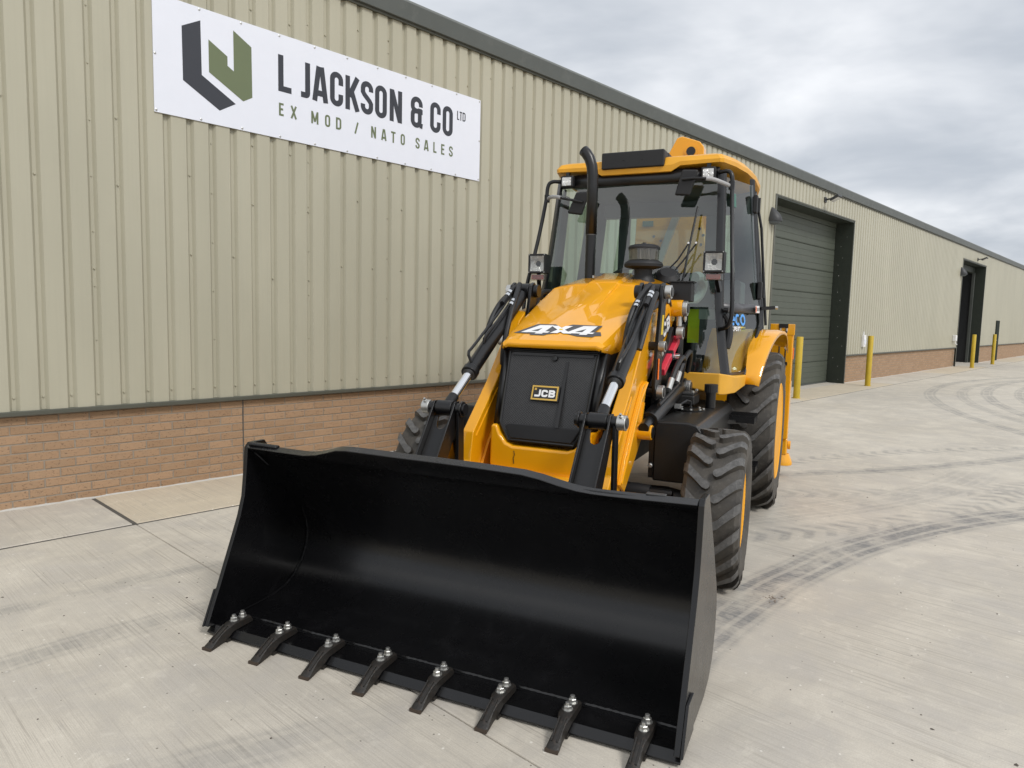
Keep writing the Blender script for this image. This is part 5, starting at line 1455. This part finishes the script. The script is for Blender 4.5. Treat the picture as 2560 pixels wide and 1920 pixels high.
for s in (-1, 1):
    prof = [(.585, .60), (.585, .985), (.80, .990), (.855, .975), (.885, .935), (.89, .80), (.87, .63), (.84, .60)]
    m_ = MB(); m_.extr([(1.95, s * y, z) for y, z in prof], (1.45, 0, 0))
    tk = P(m_, 'fuel_tank' if s < 0 else 'hydraulic_tank', 'tank', bevel=.012, seg=2)
    MB().extr([(1.9485, s * (.737 + (y - .737) * .90), .795 + (z - .795) * .92) for y, z in prof], (-.006, 0, 0)).obj('tank_end', 'decal_black', tk)
    MB().bar((1.955, s * .575, .97), (1.955, s * .575, .62), .03, .02).obj('mounting_flange', 'black', tk)
    for z in (.94, .70):
        MB().lathe((1.94, s * .575, z), (-1, 0, 0), [(0, .016), (.014, .016), (.018, .010)], 8).obj('mounting_bolt', 'zinc', tk)
    fl = MB().lathe((2.62, s * .690, .991), (0, 0, 1), [(0, .105), (.007, .105), (.008, .10)], 28).obj('sender_flange', 'tank', tk)
    for k in range(8):
        a = k * math.pi / 4 + .2
        MB().lathe((2.62 + .088 * math.cos(a), s * .690 + .088 * math.sin(a), .999), (0, 0, 1), [(0, .011), (.008, .011), (.010, .006)], 8).obj('flange_bolt', 'zinc', tk)
    MB().tube([(2.62, s * .69, .999), (2.62, s * .69, 1.05), (2.58, s * .67, 1.06), (2.48, s * .63, 1.03)], .008, 6).obj('sender_wire', 'hose', tk)
    MB().box(2.44, 2.48, s * .63 - .02, s * .63 + .02, 1.015, 1.045).obj('connector', 'zinc', tk)
    MB().cyl((2.83, s * .795, .99), (2.83, s * .795, 1.105), .036, seg=20).obj('filler_neck', 'black', tk)
    cp_ = MB(); 
    pr_ = []
    m_ = MB(); segn = 36
    ringb = [(2.83 + (.047 + .002 * (i % 2)) * math.cos(2 * math.pi * i / segn), s * .795 + (.047 + .002 * (i % 2)) * math.sin(2 * math.pi * i / segn)) for i in range(segn)]
    m_.loft([[(a, b, z) for a, b in ringb] for z in (1.1055, 1.165)], closed=True, caps=True)
    m_.obj('filler_cap', 'black_matt', tk, bevel=.002)
    # step treads
    sp_ = P(MB().box(3.20, 3.44, s * 1.075 if s < 0 else .85, s * .85 if s < 0 else 1.075, .845, .885), 'step', 'black')
    for i in range(9):
        xx = 3.205 + i * .0285
        MB().box(xx, xx + .006, s * 1.075 if s < 0 else .85, s * .85 if s < 0 else 1.075, .8855, .903).obj('tread_bar', 'black', sp_)
    for i in range(5):
        yy = .855 + i * .053
        MB().box(3.20, 3.44, s * yy - .003, s * yy + .003, .8858, .900).obj('tread_bar', 'black', sp_)
    MB().bar((3.1, s * .84, .86), (3.26, s * .95, .845), .05, .03).obj('step_arm', 'black', sp_)
    sp2 = P(MB().box(3.22, 3.44, s * 1.10 if s < 0 else .90, s * .90 if s < 0 else 1.10, .46, .50), 'lower_step', 'black')
    MB().bar((3.32, s * .91, .50), (3.32, s * .88, .845), .06, .02).obj('step_hanger', 'black', sp2)
    for i in range(8):
        xx = 3.225 + i * .0285
        MB().box(xx, xx + .006, s * 1.10 if s < 0 else .90, s * .90 if s < 0 else 1.10, .5005, .515).obj('tread_bar', 'black', sp2)
# pump and valve block beside the tank
vb_ = P(MB().box(2.70, 2.92, -.70, -.54, 1.01, 1.085), 'valve_block', 'chassis', bevel=.015)
MB().box(2.72, 2.90, -.69, -.55, 1.0855, 1.105).obj('cover', 'steel_dark', vb_, bevel=.006)
for x, y in ((2.73, -.68), (2.89, -.68), (2.73, -.56), (2.89, -.56)):
    MB().lathe((x, y, 1.1055), (0, 0, 1), [(0, .012), (.012, .012), (.014, .007)], 6).obj('bolt', 'zinc', vb_)
# loader towers and pipes under the front corners of the cab
for s in (-1, 1):
    P(MB().prism([(2.60, .86), (3.02, .86), (3.02, 1.60), (2.92, 1.80), (2.70, 1.80), (2.62, 1.60)], s * .40, s * .43), 'loader_tower', 'black', bevel=.006)
    P(MB().cyl((2.92, s * .51, 1.30), (2.92, s * .51, 1.60), .05, seg=18), 'relief_valve', 'chassis')
    for q in range(3):
        P(MB().tube([(2.86 - q * .03, s * (.50 + q * .02), 1.62), (2.84 - q * .03, s * (.52 + q * .02), 1.45), (2.80, s * .52, 1.2)], .014, 8, smooth=2), 'hose', 'hose')
    P(MB().cyl((2.80, s * .545, 1.585), (2.80, s * .545, 1.655), .02, seg=10), 'fitting', 'zinc')
    P(MB().tube([(2.45, s * .46, 1.70), (2.60, s * .50, 1.80), (2.78, s * .50, 1.84), (2.95, s * .48, 1.80), (3.05, s * .46, 1.6)], .020, 10, smooth=2), 'loop_hose', 'hose')
    P(MB().tube([(2.30, s * .44, 1.66), (2.45, s * .47, 1.76), (2.62, s * .50, 1.79), (2.8, s * .47, 1.7)], .018, 10, smooth=2), 'loop_hose', 'hose')

# ---------------------------------------------------------------- backhoe at the rear
P(MB().box(5.18, 5.50, -1.0, 1.0, .50, .95), 'rear_frame', 'yellow', bevel=.01)
for s in (-1, 1):
    st_ = P(MB().box(5.34, 5.56, s * 1.215 if s < 0 else 1.0, s * 1.0 if s < 0 else 1.215, .42, 1.612), 'stabiliser_leg', 'yellow', bevel=.012)
    MB().box(5.37, 5.53, s * 1.215 if s < 0 else 1.06, s * 1.06 if s < 0 else 1.215, .24, .4195).obj('inner_leg', 'yellow', st_, bevel=.02)
    MB().lathe((5.45, s * 1.165, .13), (0, 0, 1), [(0, .105), (.03, .105), (.06, .095), (.12, .07)], 20).obj('foot', 'yellow', st_, bevel=.006)
    MB().cyl((5.45, s * 1.216, .34), (5.45, s * 1.245, .34), .045, seg=18).obj('foot_pin', 'yellow', st_, bevel=.004)
    MB().box(5.33, 5.339, s * 1.20 if s < 0 else 1.01, s * 1.01 if s < 0 else 1.20, .42, 1.50).obj('front_flange', 'yellow', st_)
    MB().box(5.325, 5.34, s * 1.225 if s < 0 else .985, s * .985 if s < 0 else 1.225, 1.50, 1.615).obj('head_plate', 'yellow', st_, bevel=.006)
    MB().box(5.318, 5.3245, s * 1.16 if s < 0 else 1.07, s * 1.07 if s < 0 else 1.16, 1.575, 1.6155).obj('hose_guard', 'black', st_)
    for q in (1.085, 1.145):
        MB().tube([(5.31, s * q, 1.58), (5.30, s * q, 1.50), (5.31, s * q, 1.2), (5.31, s * (q + .01), .95)], .008, 6).obj('hose', 'hose', st_)
        MB().cyl((5.31, s * q, 1.53), (5.31, s * q, 1.57), .012, seg=8).obj('ferrule', 'zinc', st_)
    MB().box(5.29, 5.33, s * 1.17 if s < 0 else 1.04, s * 1.04 if s < 0 else 1.17, 1.19, 1.225).obj('hose_clamp', 'black', st_)
    MB().box(5.40, 5.46, s * 1.2155 if s < 0 else 1.2155, s * 1.222 if s < 0 else 1.222, 1.25, 1.37).obj('reflector', 'orange_reflector', st_, bevel=.003) if s > 0 else MB().box(5.40, 5.46, -1.222, -1.2155, 1.25, 1.37).obj('reflector', 'orange_reflector', st_, bevel=.003)
kp = P(MB().box(5.50, 5.75, -.35, .35, .55, 1.35), 'king_post', 'yellow', bevel=.02)
# boom folded upright behind the cab, with the dipper and its ram
bm_ = [(.50, 1.30), (.52, 2.30), (.50, 2.95), (.30, 3.25), (.165, 3.46), (.09, 3.60), (.035, 3.615), (-.155, 3.545), (-.20, 3.49), (-.205, 3.38), (-.16, 2.95), (-.30, 2.30), (-.32, 1.30)]
boom = P(MB().extr([(5.42, y, z) for y, z in bm_], (.16, 0, 0)), 'backhoe_boom', 'yellow', bevel=.012)
MB().cyl((5.410, -.068, 3.445), (5.4195, -.068, 3.445), .072, seg=28).obj('boss_ring', 'yellow', boom)
MB().cyl((5.400, -.068, 3.445), (5.4095, -.068, 3.445), .048, seg=24).obj('pin_bore', 'decal_black', boom)
MB().box(5.60, 5.80, -.26, -.10, 1.4, 3.42).obj('dipper', 'yellow', boom, bevel=.02)
MB().bar((5.40, .30, 2.05), (5.40, .02, 2.85), .075, .075).obj('boom_ram', 'zinc', boom)
MB().bar((5.412, .31, 2.69), (5.412, .43, 2.69), .006, .06).obj('boom_sticker', 'label_green', boom)
for y, z in ((.30, 2.55), (.22, 2.50), (-.22, 2.45), (-.20, 2.62), (-.24, 2.55)):
    MB().lathe((5.4195, y, z), (-1, 0, 0), [(0, .016), (.004, .014)], 10).obj('plug', 'decal_black', boom)
